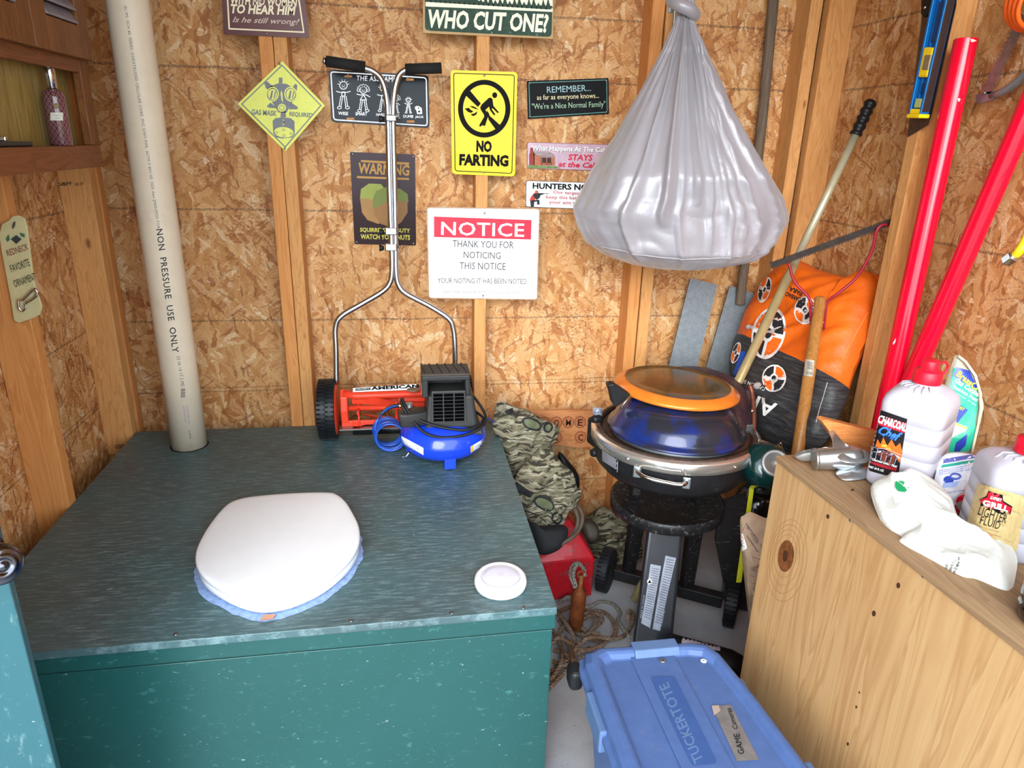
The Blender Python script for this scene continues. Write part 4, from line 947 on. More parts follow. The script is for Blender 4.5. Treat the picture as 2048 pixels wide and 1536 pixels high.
def bagpt(i, n, t):
    th = 2*PI*i/n; c, hw = interp(t); co, si = math.cos(th), math.sin(th)
    dep = min(hw*.72, .19) if t > .3 else hw*.8
    p = V((c.x+hw*co, c.y+dep*si, c.z)); nrm = V((co, si, 0))
    u = co; d = 0; tt = max(0, (t-.25)/.75)
    if si < .15:
        for ua, ub, te, w, am in rid:
            uc = ua+(ub-ua)*tt; k = abs(u-uc)/w
            sg = (u-uc)/w*(1 if ua < 0 else -1); sh = (1-sg) if sg >= 0 else max(0, 1+sg*4)
            if k < 1: d += am*sh*max(0, 1-(tt/te)**6)*min(1, hw/.07)
    pl_ = (1-tt)*.9+.05
    d += (abs(math.sin(th*9+1.2+1.5*noise.noise(V((th, t*3, 0)))))-.5)*.009*pl_*min(1, hw/.05)
    q = V((co*3, si*3, t*9)); d += (abs(noise.noise(V((co*2.6, si*2.6, t*4))))-.22)*.024*min(1, hw/.1) + (abs(noise.noise(q*1.4+V((3, 1, 7))))-.22)*.006*min(1, hw/.1)
    if tt > .55:
        d += (abs(math.sin(th*15+2*noise.noise(V((th*2, 5, 0)))))-.4)*.008*min(1, (tt-.55)*2.2)*min(1, (1-t)*8)
    return p+nrm*d*(1 if abs(si) > .25 else abs(si)*2+.5)
T = thing('hanging_bag', 'big silver-grey fabric sack knotted at the top, hanging beside the signs', 'bag', tuple(interp(.02)[0]))
def fabric(name, c, rough=.32, sheen=.3):
    m, n, b = nt(name); v = coords(n); n.links.new(ramp(n, noise_(n, v, 7, 5, .6), [(.3, tuple(k*.9 for k in rgb(c)[:3])+(1,)), (.7, rgb(c))]), b.inputs['Base Color'])
    b.inputs['Roughness'].default_value = rough; b.inputs['Metallic'].default_value = .05; b.inputs['Sheen Weight'].default_value = sheen
    bump(n, b, noise_(n, v, 26, 3, .6, .6), .25, .005); return m
M_bag = fabric('silver_ripstop', '938e93')
nb = 220; mb = MB(); nr = 170
rings = [[bagpt(i, nb, j/nr) for i in range(nb)] for j in range(nr+1)]
mb.loft(rings, True); obj('sack', mb, M_bag, T)
kc = W(1366, 14, Y=BY); mb = MB()
mb.tube(curve([kc+V((x, y, z)) for x, y, z in ((-.03, 0, .012), (-.022, -.028, .0), (.008, -.034, -.012), (.03, -.012, -.018), (.028, .02, -.006), (0, .032, .01), (-.024, .02, .018))], 6, True), .017, 12, closed=True); obj('knot', mb, M_bag, T)
ng = 60; mb = MB()
def seam(dz):
    L = []
    for i in range(nb//2, nb): 
        t = .815+.012*math.sin(i*.09); L.append(bagpt(i, nb, t)+V((0, -.0012, dz)))
    return L
s0, s1 = seam(0), seam(-.004); mb.add(s0+s1, [(k, k+1, len(s0)+k+1, len(s0)+k) for k in range(len(s0)-1)], True); obj('seam', mb, pmat('8f8b8e', .6), T)
a = Art(PY(yf-.004), wb)
# hanging bracket
T = thing('steel_bracket', 'small galvanised strap bracket on the stud behind the sack knot', 'bracket', (.79, yf, 1.85))
q = [(1336, -60), (1352, -58), (1350, 26), (1337, 25)]; pl = PY(yf-.003); obj('strap', MB().prism([pl(x, y) for x, y in q], (0, .003, 0)), M_gal, T)
obj('rod', MB().tube(hp([(1350, -70, 2.2), (1350, 10, 2.215), (1346, 60, 2.22)]), .004, 8), M_gal, T); nails(T, [(1341, 8), (1345, 18)], yf-.003)

# ------------------------------------------------------------------ long grey weathered pole
T = thing('weathered_pole', 'old grey wooden tool handle hanging point-down behind the grey bag', 'pole', tuple(W(1490, 600, Y=2.25)))
obj('shaft', MB().tube(curve([W(x, y, Y=Y) for x, y, Y in ((1556, -90, 2.29), (1543, 40, 2.29), (1533, 150, 2.285), (1522, 260, 2.28), (1508, 380, 2.275), (1493, 500, 2.27), (1485, 560, 2.265), (1481, 600, 2.262), (1480, 610, 2.26))], 4), [.0165]*32+[.010], 14), wood('weathered_grey_wood', '7c6b5a', '655546', '443a30', 'z', 1.5, .75, False), T)
# ------------------------------------------------------------------ back right corner
def camo(name):
    """leaf and bark camouflage: overlapping elongated patches with dark gaps"""
    m, n, b = nt(name); pd = coords(n); nz = N(n, 'ShaderNodeTexNoise'); nz.inputs['Scale'].default_value = 12; nz.inputs['Detail'].default_value = 3; n.links.new(pd, nz.inputs['Vector'])
    ad = N(n, 'ShaderNodeVectorMath', operation='MULTIPLY_ADD'); n.links.new(nz.outputs['Color'], ad.inputs[0]); ad.inputs[1].default_value = (.06, .06, .06); n.links.new(pd, ad.inputs[2]); p = ad.outputs[0]
    col = ramp(n, noise_(n, p, 13, 4, .6), [(.35, rgb('3a372d')), (.5, rgb('5f5a47')), (.65, rgb('787260'))])
    for i, (r, sc, th, c1, c2) in enumerate((((.4, .6, .3), (26, 26, 80), .45, '6c6852', '4a4c38'), ((1.3, .2, .9), (32, 32, 110), .55, '8a836c', '564e3e'), ((-.7, .9, .1), (34, 34, 170), .62, '24211d', '332f27'), ((.9, -.5, 1.6), (30, 30, 190), .70, '9d9682', '6f6a56'))):
        mp = N(n, 'ShaderNodeMapping'); n.links.new(p, mp.inputs[0]); mp.inputs['Rotation'].default_value = r; mp.inputs['Scale'].default_value = sc
        vo = N(n, 'ShaderNodeTexVoronoi'); vo.inputs['Scale'].default_value = 1; n.links.new(mp.outputs[0], vo.inputs['Vector']); sp = N(n, 'ShaderNodeSeparateColor'); n.links.new(vo.outputs['Color'], sp.inputs[0])
        col = mix(n, mmath(n, 'MULTIPLY', mmath(n, 'GREATER_THAN', sp.outputs[0], th), .9), col, mix(n, sp.outputs[1], rgb(c1), rgb(c2)))
    n.links.new(col, b.inputs['Base Color']); b.inputs['Roughness'].default_value = .85; b.inputs['Specular IOR Level'].default_value = .2; bump(n, b, noise_(n, pd, 40, 4), .4, .003); return m
M_camo = camo('woodland_camouflage')
M_olv = pmat('5b6146', .7, 0, .15); M_blkf = pmat('1f2023', .75, 0, .1, 60, .2)

# wooden welcome plank nailed across the studs
YP = yf-.018
T = thing('wooden_plank_sign', 'varnished plank with letters burned in circles, low on the back wall', 'sign', tuple(W(1130, 860, Y=YP)))
top = [(978, 826), (1010, 824), (1050, 821), (1090, 822), (1140, 820), (1180, 822), (1230, 824), (1282, 826)]; bot = [(1284, 894), (1240, 896), (1200, 893), (1160, 897), (1120, 892), (1080, 893), (1030, 896), (980, 893)]
pl = PY(YP); mb = MB().prism([pl(x, y) for x, y in top+bot], (0, .017, 0)); obj('plank', mb, wood('varnished_cedar', 'c48a5c', 'b3764a', '8c5332', 'x', 1.3, .28, True), T, bevel=.004, seg=3)
a = Art(PY(YP), T); bd = pmat('5a3020', .6, 0, .1); bl = pmat('24160f', .6, 0, 0); bf = pmat('a8643c', .5, 0, .1)
row1 = 'WELCOME'; row2 = 'OUR CABIN'
for i, ch in enumerate(row1):
    x = 1160-(6-i)*23.7; y = 844+(i-6)*(-.3); a.ell(bf, x, y, 11, 11.3, 1, 24, 0, 'burned_disc'); a.ring(bd, x, y, 11.4, 11.8, 1.1, 2, 28, 0, 'burned_ring'); a.text(bl, ch, x-5, y+7, x+5, y+7.5, 13, 3, bold=.012)
for i, ch in enumerate(row2):
    if ch == ' ': continue
    x = 1112+(i-2)*24.4; y = 874; a.ell(bf, x, y, 11, 11.3, 1, 24, 0, 'burned_disc'); a.ring(bd, x, y, 11.4, 11.8, 1.1, 2, 28, 0, 'burned_ring'); a.text(bl, ch, x-(5 if ch != 'I' else 1.5), y+7, x+(5 if ch != 'I' else 1.5), y+7.5, 13, 3, bold=.012)
a.done()

# grey mesh strips
M_mesh = pmat('a3abb0', .45, .3, .12, 60); M_meshb = pmat('5a6266', .7, .2, .2, 40)
for nm, q, lab in (('mesh_strip', [(1381, 557), (1434, 570), (1394, 730), (1340, 724)], 'grey wire gutter mesh strip leaning on the wall, left one'), ('mesh_strip', [(1460, 572), (1522, 592), (1478, 745), (1412, 738)], 'grey wire gutter mesh strip behind the weathered pole tip, right one')):
    T = thing(nm, lab, 'mesh strip', tuple(W(q[3][0], q[3][1], Y=2.29)), 'gutter mesh strips'); pl = Plane(W(q[3][0], q[3][1], Y=2.245), (0, -1, .14))
    A_, B_, C_, D2 = [pl(x, y) for x, y in q]; dn = (D2-A_)*1.35; D2 = A_+dn; C_ = B_+(C_-B_)*1.35
    obj('mesh_backing', MB().prism([A_, B_, C_, D2], (0, .006, 0)), M_meshb, T)
    mb = MB()
    for k in range(61):
        u = k/60; p0 = A_.lerp(D2, u); p1 = B_.lerp(C_, u); d = (D2-A_).normalized()*.0008; f = pl.n*.0022; mb.add([p0-d, p1-d, p1+d, p0+d, p0-d+f, p1-d+f, p1+d+f, p0+d+f], [(4, 5, 6, 7), (0, 1, 5, 4), (2, 3, 7, 6)])
    for k in range(23):
        u = k/22; p0 = A_.lerp(B_, u); p1 = D2.lerp(C_, u); d = (B_-A_).normalized()*.0008; f = pl.n*.0026; mb.add([p0-d, p1-d, p1+d, p0+d, p0-d+f, p1-d+f, p1+d+f, p0+d+f], [(4, 7, 6, 5), (0, 4, 5, 1), (2, 6, 7, 3)])
    obj('wire_mesh', mb, M_mesh, T, kind='stuff', fixn=False)

# charcoal sack
CP = P3(W(1480, 740, Y=2.10), W(1745, 700, X=1.325), W(1600, 545, Y=2.17))
T = thing('charcoal_sack', 'bulging orange and black charcoal sack standing upside down in the corner', 'sack', (1.2, 2.05, 0))
ol = [(1552, 545), (1575, 524), (1600, 521), (1640, 541), (1690, 556), (1722, 566), (1742, 545), (1766, 562), (1762, 605), (1748, 650), (1722, 705), (1700, 760), (1690, 800), (1668, 850), (1648, 890), (1600, 905), (1545, 895), (1505, 860), (1478, 800), (1464, 750), (1468, 700), (1492, 640), (1515, 590)]
def weave(name, c, d=None):
    m, n, b = nt(name); v = coords(n); c0 = ramp(n, noise_(n, v, 12, 5, .6), [(.3, tuple(k*.85 for k in rgb(c)[:3])+(1,)), (.7, rgb(c))])
    if d: c0 = mix(n, ramp(n, noise_(n, coords(n, (1, 1, 14)), 14, 5, .7), [(.5, GR(0)), (.75, GR(.6))]), c0, rgb(d))
    n.links.new(c0, b.inputs['Base Color']); b.inputs['Roughness'].default_value = .5; bump(n, b, noise_(n, v, 30, 5, .6), .5, .005); return m
M_orf = weave('orange_woven_plastic', 'f26a10'); M_bkf = weave('black_woven_plastic', '242426', '5c5c5c')
sack = pillow(ol, CP, .075, .045, 26, .012, 7, 4, 3, crease=.012, dirv=(-1, .3), st=(.5, 1.6))
for v in sack.v: v.x = min(v.x, 1.312 if v.y > 2.19 else 1.402); v.y = min(v.y, 2.316)
La, Lb = CP(1484, 676), CP(1690, 772); Ln = (Lb-La).cross(CP.n).normalized(); Ln = -Ln if Ln.z > 0 else Ln
m_, n_, b_ = nt('two_colour_sack'); tc = N(n_, 'ShaderNodeTexCoord'); vm = N(n_, 'ShaderNodeVectorMath', operation='DOT_PRODUCT'); n_.links.new(tc.outputs['Object'], vm.inputs[0]); vm.inputs[1].default_value = tuple(Ln)
thr = (La-V((1.2, 2.05, 0))).dot(Ln); fz = mmath(n_, 'GREATER_THAN', mmath(n_, 'ADD', vm.outputs['Value'], mmath(n_, 'MULTIPLY', noise_(n_, tc.outputs['Object'], 60, 2), .002)), thr+.001)
v_ = coords(n_, (1, 1, 14)); dk_ = ramp(n_, noise_(n_, v_, 14, 5, .7), [(.45, rgb('242426')), (.8, rgb('58585a'))]); og_ = ramp(n_, noise_(n_, coords(n_), 10, 4), [(.3, rgb('d95c0c')), (.7, rgb('f26e12'))])
n_.links.new(mix(n_, fz, og_, dk_), b_.inputs['Base Color']); b_.inputs['Roughness'].default_value = .5; bump(n_, b_, noise_(n_, coords(n_), 22, 4, .6), .5, .006)
obj('sack_body', sack, m_, T)
a = Art(Onto(sack), T, .0012)
a.patch(pmat('1f4fb0', .4), [(1484, 702), (1493, 704), (1478, 752), (1467, 748)], 3, 3, 6, 'blue_flash')
wg = pmat('e6e2df', .5, 0, .05); dkp = pmat('26262a', .5, 0, .1); orp = pmat('ee6a1c', .5, 0, .05)
def emblem(cx, cy, rx, ry, rot, swap=0):
    a.ell(wg, cx, cy, rx, ry, 2, 28, rot, 'emblem_rim'); cc, ss = math.cos(rot), math.sin(rot)
    for k in range(4):
        pts = []
        for t in [k*PI/2+.10+i*(PI/2-.20)/8 for i in range(9)]: pts.append((.88*math.cos(t), .88*math.sin(t)))
        for t in [k*PI/2+.25+i*(PI/2-.5)/6 for i in range(7)][::-1]: pts.append((.34*math.cos(t), .34*math.sin(t)))
        a.poly(orp if (k+swap) % 2 == 0 else dkp, [(cx+rx*u*cc-ry*w_*ss, cy+rx*u*ss+ry*w_*cc) for u, w_ in pts], 3, 'emblem_sector')
    a.ell(dkp, cx, cy, rx*.2, ry*.2, 3, 14, rot, 'emblem_hub')
emblem(1611, 621, 22, 28, .15, 1); emblem(1538, 667, 33, 53, .25, 0); emblem(1549, 757, 24, 28, .1, 1); emblem(1530, 580, 12, 27, .3, 0); emblem(1473, 706, 8, 22, .3, 1)
a.text(dkp, 'PARA', 1608, 584, 1582, 573, 10, 3, bold=.03); a.text(dkp, 'BARBACOA', 1604, 597, 1563, 578, 9, 3, bold=.03)
a.text(wg, 'ARTISAN', 1557, 808, 1380, 735, 33, 3, bold=.02); a.text(wg, 'CARBON SHARP', 1532, 776, 1470, 752, 7, 3, bold=.02)
a.line(pmat('c9c4bf', .6), [(1655, 765), (1648, 790), (1640, 815), (1632, 845)], 1.2, 2, name='stitching'); a.line(pmat('ff9a50', .6), [(1735, 625), (1715, 660), (1690, 705), (1668, 755)], 1.0, 2, name='stitching')
a.done()
for px, py, r in ((1499, 656, 8), (1517, 773, 11), (1506, 657, 6)):
    p = Onto(sack, CP)(px, py, .004); mb = MB().sphere(p, r/1383*1.9, 12, 8, (1, .6, .8)); obj('cobweb_tuft', mb, pmat('a59a98', .9, 0, .2, 200, .5), T)
mb = pillow([(1722, 566), (1742, 545), (1770, 560), (1764, 600), (1745, 612), (1728, 600)], CP, .02, .01, 6, .006, 14, 4, 6); obj('sack_ear', mb, M_orf, T)

# gold extension pole
T = thing('extension_pole', 'brass coloured extension pole with black ribbed grip leaning in the corner', 'pole', tuple(W(1480, 755, Y=1.96)))
g0 = W(1712, 268, Y=1.99); g1 = W(1480, 756, Y=1.905); dn = (g1-g0); end = g0+dn*((g0.z-.012)/(g0.z-g1.z)); mid = g0+dn*.52
M_gold = pmat('c9b684', .3, .55, .08); obj('pole_tube', MB().tube([g0, mid], .0118, 16), pmat('b9b294', .38, .4, .08), T); obj('pole_sleeve', MB().tube([mid, end], .0138, 16), M_gold, T)
gr_ = [W(x, y, Y=1.99) for x, y in ((1711, 270), (1722, 246), (1733, 222), (1744, 200))]; gc_ = curve(gr_, 8)
obj('grip', MB().tube(gc_, [.0165+.0022*math.sin(i*1.3) for i in range(len(gc_)-1)]+[.010], 16), pmat('18181a', .4, 0, .05), T)

# weed cutter with red bow
T = thing('weed_cutter', 'wooden handled grass whip with red bow and dark serrated blade', 'weed cutter', tuple(W(1598, 900, Y=1.62)))
h0 = W(1641, 597, Y=1.83); h1 = W(1596, 900, Y=1.66); dn = h1-h0; end = h0+dn*((h0.z-.01)/(h0.z-h1.z)); M_hand = wood('varnished_ash', 'b8854a', 'a87238', '87562a', 'z', 1.8, .25, False)
obj('handle', MB().tube([h0+V((0, 0, .006)), h0, h1, end], [.010, .0165, .0175, .0175], 20), M_hand, T)
hd = (h1-h0).normalized()
bp = [(1623, 655, 1.825), (1621, 622, 1.825), (1622, 605, 1.825), (1612, 588, 1.84), (1594, 570, 1.86), (1584, 552, 1.87), (1580, 534, 1.875), (1572, 525, 1.88), (1552, 528, 1.88)]
M_rbow = pmat('8e1c2c', .35, 0, .08)
obj('bow_rod', MB().tube(hp(bp, 5), .0042, 10), M_rbow, T)
bp = [(1647, 658, 1.815), (1651, 622, 1.815), (1655, 603, 1.815), (1680, 584, 1.80), (1712, 556, 1.79), (1735, 520, 1.78), (1747, 490, 1.775), (1753, 462, 1.772), (1764, 450, 1.77), (1775, 450, 1.77)]
obj('bow_rod', MB().tube(hp(bp, 5), .0042, 10), M_rbow, T)
b0, b1 = W(1541, 531, Y=1.884), W(1788, 441, Y=1.768); d = (b1-b0); L_ = d.length; d.normalize(); up = V((0, 0, 1)); up = (up-d*up.dot(d)).normalized(); nn = d.cross(up)
pts = [b0+up*.009, b0-up*.008]; k_ = int(L_/.006)
for k in range(k_): s_ = L_*k/k_; pts += [b0+d*s_-up*.007, b0+d*(s_+.003)-up*.013]
pts += [b1-up*.007, b1+up*.007]
for k in range(k_): s_ = L_*(1-k/k_); pts += [b0+d*s_+up*.007, b0+d*(s_-.003)+up*.0105]
obj('serrated_blade', MB().prism(pts, nn*.0025), pmat('2e241f', .75, 0, .3, 60), T)
for px, py, Y in ((1626, 615, 1.822), (1648, 620, 1.815), (1646, 645, 1.815), (1623, 645, 1.82)): obj('bolt', MB().sphere(W(px, py, Y=Y), .004, 8, 6), M_steel, T)
a = Art(Onto(MB().tube([h0, h1, end], .0182, 24)), T); a.patch(pmat('b0a898', .5, .2, .1), [(1611, 718), (1629, 721), (1626, 754), (1608, 751)], 1, 5, 3, 'paper_label')
for k in range(6): a.line(pmat('4a4440', .6), [(1615, 724+k*2.6), (1625, 725.5+k*2.6)], 1.2, 2, name='barcode')
a.text(pmat('4a4440', .6), 'HDWE', 1613, 748, 1624, 750, 5, 2); a.done()

# ------------------------------------------------------------------ round grill
GX, GY = .775, 1.765
T = thing('round_grill', 'round black pedestal grill with chrome rim and wheels, loaded with lids', 'grill', (GX, GY, 0))
M_gb = pmat('1c1c1e', .42, 0, .12, 40, .05, '3c3836', 22, .35); M_rust = pmat('4e342a', .5, .2, .3, 60, .2, '2c2220', 18, .5); M_rimc = pmat('e6e2da', .22, .85, .08, 12)
Mg = Matrix.Translation((GX, GY, 0))
body = MB().lathe([(0, .515), (.15, .515), (.205, .53), (.226, .553), (.233, .585), (.234, .618)], Mg, 64); obj('fire_bowl', body, M_gb, T)
obj('rim_band', MB().lathe([(.236, .612), (.242, .614), (.243, .640), (.240, .646), (.230, .648)], Mg, 64), M_rimc, T)
obj('cooking_plate', MB().lathe([(.231, .648), (.222, .640), (.212, .640), (.206, .646), (.196, .644), (0, .644)], Mg, 64), M_rust, T)
obj('ring_ledge', MB().lathe([(.231, .648), (.228, .653), (.218, .652), (.216, .642)], Mg, 64), pmat('5c4a40', .35, .6, .25, 70), T)
for k in range(5):
    t = -PI/2-.9+k*.62; p = V((GX+.2435*math.cos(t), GY+.2435*math.sin(t), .628)); obj('rivet', MB().sphere(p, .004, 10, 6), M_chrome, T)
disc = MB().lathe([(0, .385), (.165, .385), (.170, .388), (.170, .418), (.166, .423), (.160, .419), (0, .419)], Mg, 56)
obj('drip_tray', disc, pmat('1d1d1f', .35, .1, .1, 40, 0, '6b6763', 90, .36), T)
for s in (-.09, .09): obj('bowl_bracket', MB().bb(GX+s-.012, GX+s+.012, GY+.02, GY+.06, .42, .52), M_gb, T)
# handle on the front of the bowl
on = Onto(body); hA, hB = on(1276, 938, .004), on(1373, 960, .004); n_ = V((-.41, -.91, 0))
for q in (hA, hB): obj('handle_bracket', MB().box(q+V((0, 0, -.006))+n_*.002, (.022, .006, .034), Matrix.Rotation(-.42, 3, 'Z')), M_gal, T, bevel=.003)
obj('bowl_handle', MB().tube(curve([hA, hA+n_*.020+V((.006, 0, -.001)), hA.lerp(hB, .25)+n_*.030+V((0, 0, -.003)), hA.lerp(hB, .75)+n_*.030+V((0, 0, -.003)), hB+n_*.020+V((-.006, 0, 0)), hB], 6), .0055, 12), M_chrome, T)
a = Art(on, T); a.patch(pmat('17171a', .4), [(1202, 884), (1240, 909), (1238, 946), (1201, 922)], 1, 5, 4, 'warning_label')
for k in range(11): a.line(pmat('b9bcc4', .5), [(1205, 890+k*3.0), (1205+ (28 if k % 3 else 31), 890+k*3.0+ (18 if k % 3 else 20))], 1.0, 2, name='fine_print')
a.line(pmat('b9bcc4', .5), [(1236, 922), (1235, 944)], 1, 2, name='fine_print'); a.done()
# pedestal and wheels
p0, p1 = V((.772, 1.745, .386)), V((.708, 1.60, .004)); w_ = V((.052, -.006, 0)); t_ = V((.010, .028, 0)); mb = MB()
mb.hexa([p1-w_*1.12-t_, p1+w_*1.12-t_, p1+w_*1.12+t_, p1-w_*1.12+t_, p0-w_-t_, p0+w_-t_, p0+w_+t_, p0-w_+t_]); post = mb; obj('pedestal', mb, pmat('2e3035', .35, .2, .08), T, bevel=.010, seg=3)
a = Art(P3(p1-w_-t_, p1+w_-t_, p0-w_-t_), T); lb = pmat('9aa0ae', .3, .3, .15, 40)
a.poly(lb, [(1301, 1128), (1322, 1132), (1300, 1256), (1282, 1246), (1291, 1196)], 1, 'warning_label'); a.poly(lb, [(1331, 1111), (1352, 1116), (1337, 1180), (1320, 1262), (1305, 1258), (1320, 1170)], 1, 'warning_label')
a.ell(wh, 1299, 1163, 5, 5.5, 2, 16, 0, 'warning_symbol'); a.poly(ink, [(1299, 1159), (1303, 1166), (1295, 1166)], 3, 'warning_symbol')
fp = pmat('3a3c44', .5)
for k in range(22): a.line(fp, [(1303-k*.7, 1136+k*4.6), (1318-k*.75, 1139+k*4.7)], 1.0, 2, name='fine_print')
for k in range(26): a.line(fp, [(1333-k*.9, 1118+k*5.0), (1348-k*.95, 1121+k*5.1)], 1.1, 2, name='fine_print')
a.text(lb, 'MADE IN CHINA', 1283, 1236, 1290, 1190, 3.5, 2); a.text(lb, 'WARNING', 1324, 1253, 1330, 1222, 5, 2); a.done()
wA, wB = V((.650, 1.905, .077)), V((.995, 1.685, .077)); ad = (wB-wA).normalized(); an = V((-ad.y, ad.x, 0))
mb = MB(); q0 = wA+ad*.03; q1 = wB-ad*.03; h_ = V((0, 0, .02)); mb.hexa([q0-an*.018-h_, q1-an*.018-h_, q1+an*.018-h_, q0+an*.018-h_, q0-an*.018+h_, q1-an*.018+h_, q1+an*.018+h_, q0+an*.018+h_]); obj('axle_bar', mb, M_gb, T, bevel=.003)
for c_ in (wA, wB):
    q = ad.to_track_quat('Z', 'Y').to_matrix().to_4x4(); Mx = Matrix.Translation(c_) @ q; R = .076; w = .038; mb = MB()
    mb.lathe([(R*.35, -w*.5), (R*.82, -w*.5), (R*.95, -w*.38), (R*.95, w*.38), (R*.82, w*.5), (R*.35, w*.5)], Mx, 40, True)
    for k in range(34):
        My = Mx @ Matrix.Rotation(2*PI*k/34, 4, 'Z'); mb.box(My @ V((R*.965, 0, 0)), (R*.06, R*.11, w*.86), My.to_3x3())
    o = obj('wheel', mb, M_rub, T); obj('wheel_hub', MB().lathe([(R*.3, w*.5), (R*.28, w*.58), (0, w*.6)], Mx, 20), M_black, o)
for b_, t0, px in ((.075, V((.705, 1.80, .386)), 0), (.265, V((.86, 1.73, .386)), 1)):
    c0 = wA+ad*b_; d_ = .018; mb = MB().hexa([V((c0.x-d_, c0.y-d_, .098)), V((c0.x+d_, c0.y-d_, .098)), V((c0.x+d_, c0.y+d_, .098)), V((c0.x-d_, c0.y+d_, .098)), t0+V((-d_*1.3, -d_, 0)), t0+V((d_*1.3, -d_, 0)), t0+V((d_*1.3, d_, 0)), t0+V((-d_*1.3, d_, 0))]); obj('rear_leg', mb, pmat('161617', .4, .1, .1, 40, 0, '8a8580', 120, .33), T, bevel=.003)
# control knobs and igniter on the left of the bowl
for px, py, r in ((1192, 838, .012), (1190, 905, .013)):
    q = W(px, py, Y=1.80); obj('control_knob', MB().lathe([(0, -.016), (r*.8, -.016), (r, -.010), (r, .006), (r*.8, .012), (0, .012)], Matrix.Translation(q) @ V((-1, -.3, 0)).to_track_quat('Z', 'Y').to_matrix().to_4x4(), 20), M_black, T)
q = W(1204, 880, Y=1.80); obj('control_panel', MB().box(q+V((.012, .02, -.005)), (.03, .16, .085), Matrix.Rotation(.25, 3, 'Z')), M_gb, T, bevel=.008, seg=3)
# opened lid behind, hinge and side rods
Ml = Matrix.Translation(W(1398, 790, Y=1.86)) @ Matrix.Scale(.80, 4) @ V((-.05, -.25, .97)).to_track_quat('Z', 'Y').to_matrix().to_4x4()
obj('grill_lid', MB().lathe([(.214, -.13), (.216, -.12), (.216, -.03), (.205, .0), (.17, .022), (.10, .034), (0, .038)], Ml, 56), pmat('3b2a35', .3, .2, .2, 30, 0, '5c4438', 16, .45), T)
for l, r in (([(1503, 905, 1.72), (1507, 870, 1.73), (1508, 830, 1.74), (1505, 790, 1.75), (1500, 770, 1.76)], .007), ([(1517, 878, 1.66), (1512, 915, 1.66), (1502, 960, 1.66), (1494, 995, 1.66)], .0045), ([(1519, 882, 1.66), (1538, 888, 1.64), (1562, 893, 1.62)], .005), ([(1560, 885, 1.62), (1562, 893, 1.62), (1561, 905, 1.62)], .004)):
    obj('side_rod', MB().tube(hp(l, 4), r, 10), M_chrome if r != .007 else pmat('7a4534', .35, .5, .25, 60), T)
for px, py in ((1504, 822), (1500, 875), (1496, 882), (1508, 865), (1497, 905)): obj('hinge_bolt', MB().sphere(W(px, py, Y=1.715), .0065, 12, 8), M_chrome, T)
gq = W(1530, 930, Y=1.575); obj('side_hook', MB().tube(curve([V((.955, 1.70, .56)), V((gq.x-.01, 1.66, gq.z-.085)), V((gq.x, 1.60, gq.z-.075)), V((gq.x+.01, 1.52, gq.z-.045)), V((gq.x+.01, 1.505, gq.z-.02))], 5), .005, 8), M_black, T)
obj('hinge_plate', MB().box(W(1498, 858, Y=1.73), (.022, .012, .03)), M_gal, T, bevel=.002)
obj('black_rack', MB().prism([W(x, y, Y=1.74) for x, y in ((1440, 1005), (1500, 985), (1497, 1100), (1484, 1180), (1452, 1182), (1432, 1080))], (0, .012, 0)), paint_green('scratched_black_board', '18191b', '8a8d92', (1, 1, 6), .62, .5, .6), T)

# blue dome lid
bc = W(1352, 872, Z=.662); bc.x = .762; bc.y = 1.735
T = thing('blue_pan_lid', 'sooty blue enamel wok lying upside down on the grill plate', 'pan', (bc.x, bc.y, .655))
Mb = Matrix.Translation((bc.x, bc.y, .655)) @ Matrix.Rotation(.02, 4, 'Y')
obj('dome', MB().lathe([(.186, .004), (.192, .006), (.194, .011), (.190, .015), (.182, .018), (.178, .026), (.172, .044), (.158, .064), (.130, .082), (.08, .092), (0, .095)], Mb, 56), pmat('15296a', .22, 0, .12, 14, 0, '24262e', 9.5, .54, coat=.3, name='sooty_blue_enamel'), T)
obj('rim', MB().lathe([(.170, -.010), (.182, -.008), (.187, 0), (.186, .004)], Mb, 56), M_gal, T)
hx = W(1236, 797, Y=1.74); obj('pan_handle', MB().prism([W(x, y, Y=1.72) for x, y in ((1216, 770), (1228, 767), (1262, 790), (1246, 806), (1232, 816), (1225, 806), (1222, 790))], (0, .03, 0)), M_black, T, bevel=.004, seg=2)
obj('handle_rod', MB().tube(hp([(1256, 796, 1.70), (1240, 818, 1.70)], 2), .002, 8), M_chrome, T)
# orange lid
oc_ = W(1353, 770, Z=.765)
T = thing('orange_pan_lid', 'orange rimmed brown glass pan lid resting on top of the blue wok', 'lid', (oc_.x, oc_.y, .752))
Mo = Matrix.Translation((oc_.x, oc_.y, .755)) @ Matrix.Rotation(.05, 4, 'Y')
obj('rim', MB().lathe([(.150, -.004), (.176, -.004), (.181, 0), (.180, .006), (.160, .019), (.153, .021)], Mo, 64), pmat('e9822c', .25, .25, .05, coat=.3), T)
obj('lid_face', MB().lathe([(.153, .0205), (.151, .019), (.11, .024), (0, .026)], Mo, 64), pmat('9c6a3a', .14, .5, .2, 10, 0, '6a5636', 9, .5), T)
# foil packet behind the knob
mb = pillow([(1185, 822), (1192, 815), (1203, 817), (1203, 836), (1190, 838)], PY(1.86), .010, .008, 5, .006, 60, 4, 2); tag(obj('foil_packet', mb, pmat('b9c4da', .25, .5, .4, 120, .3, 'c03040', 60, .35)), 'tiny crumpled foil packet at the left of the grill bowl', 'packet')

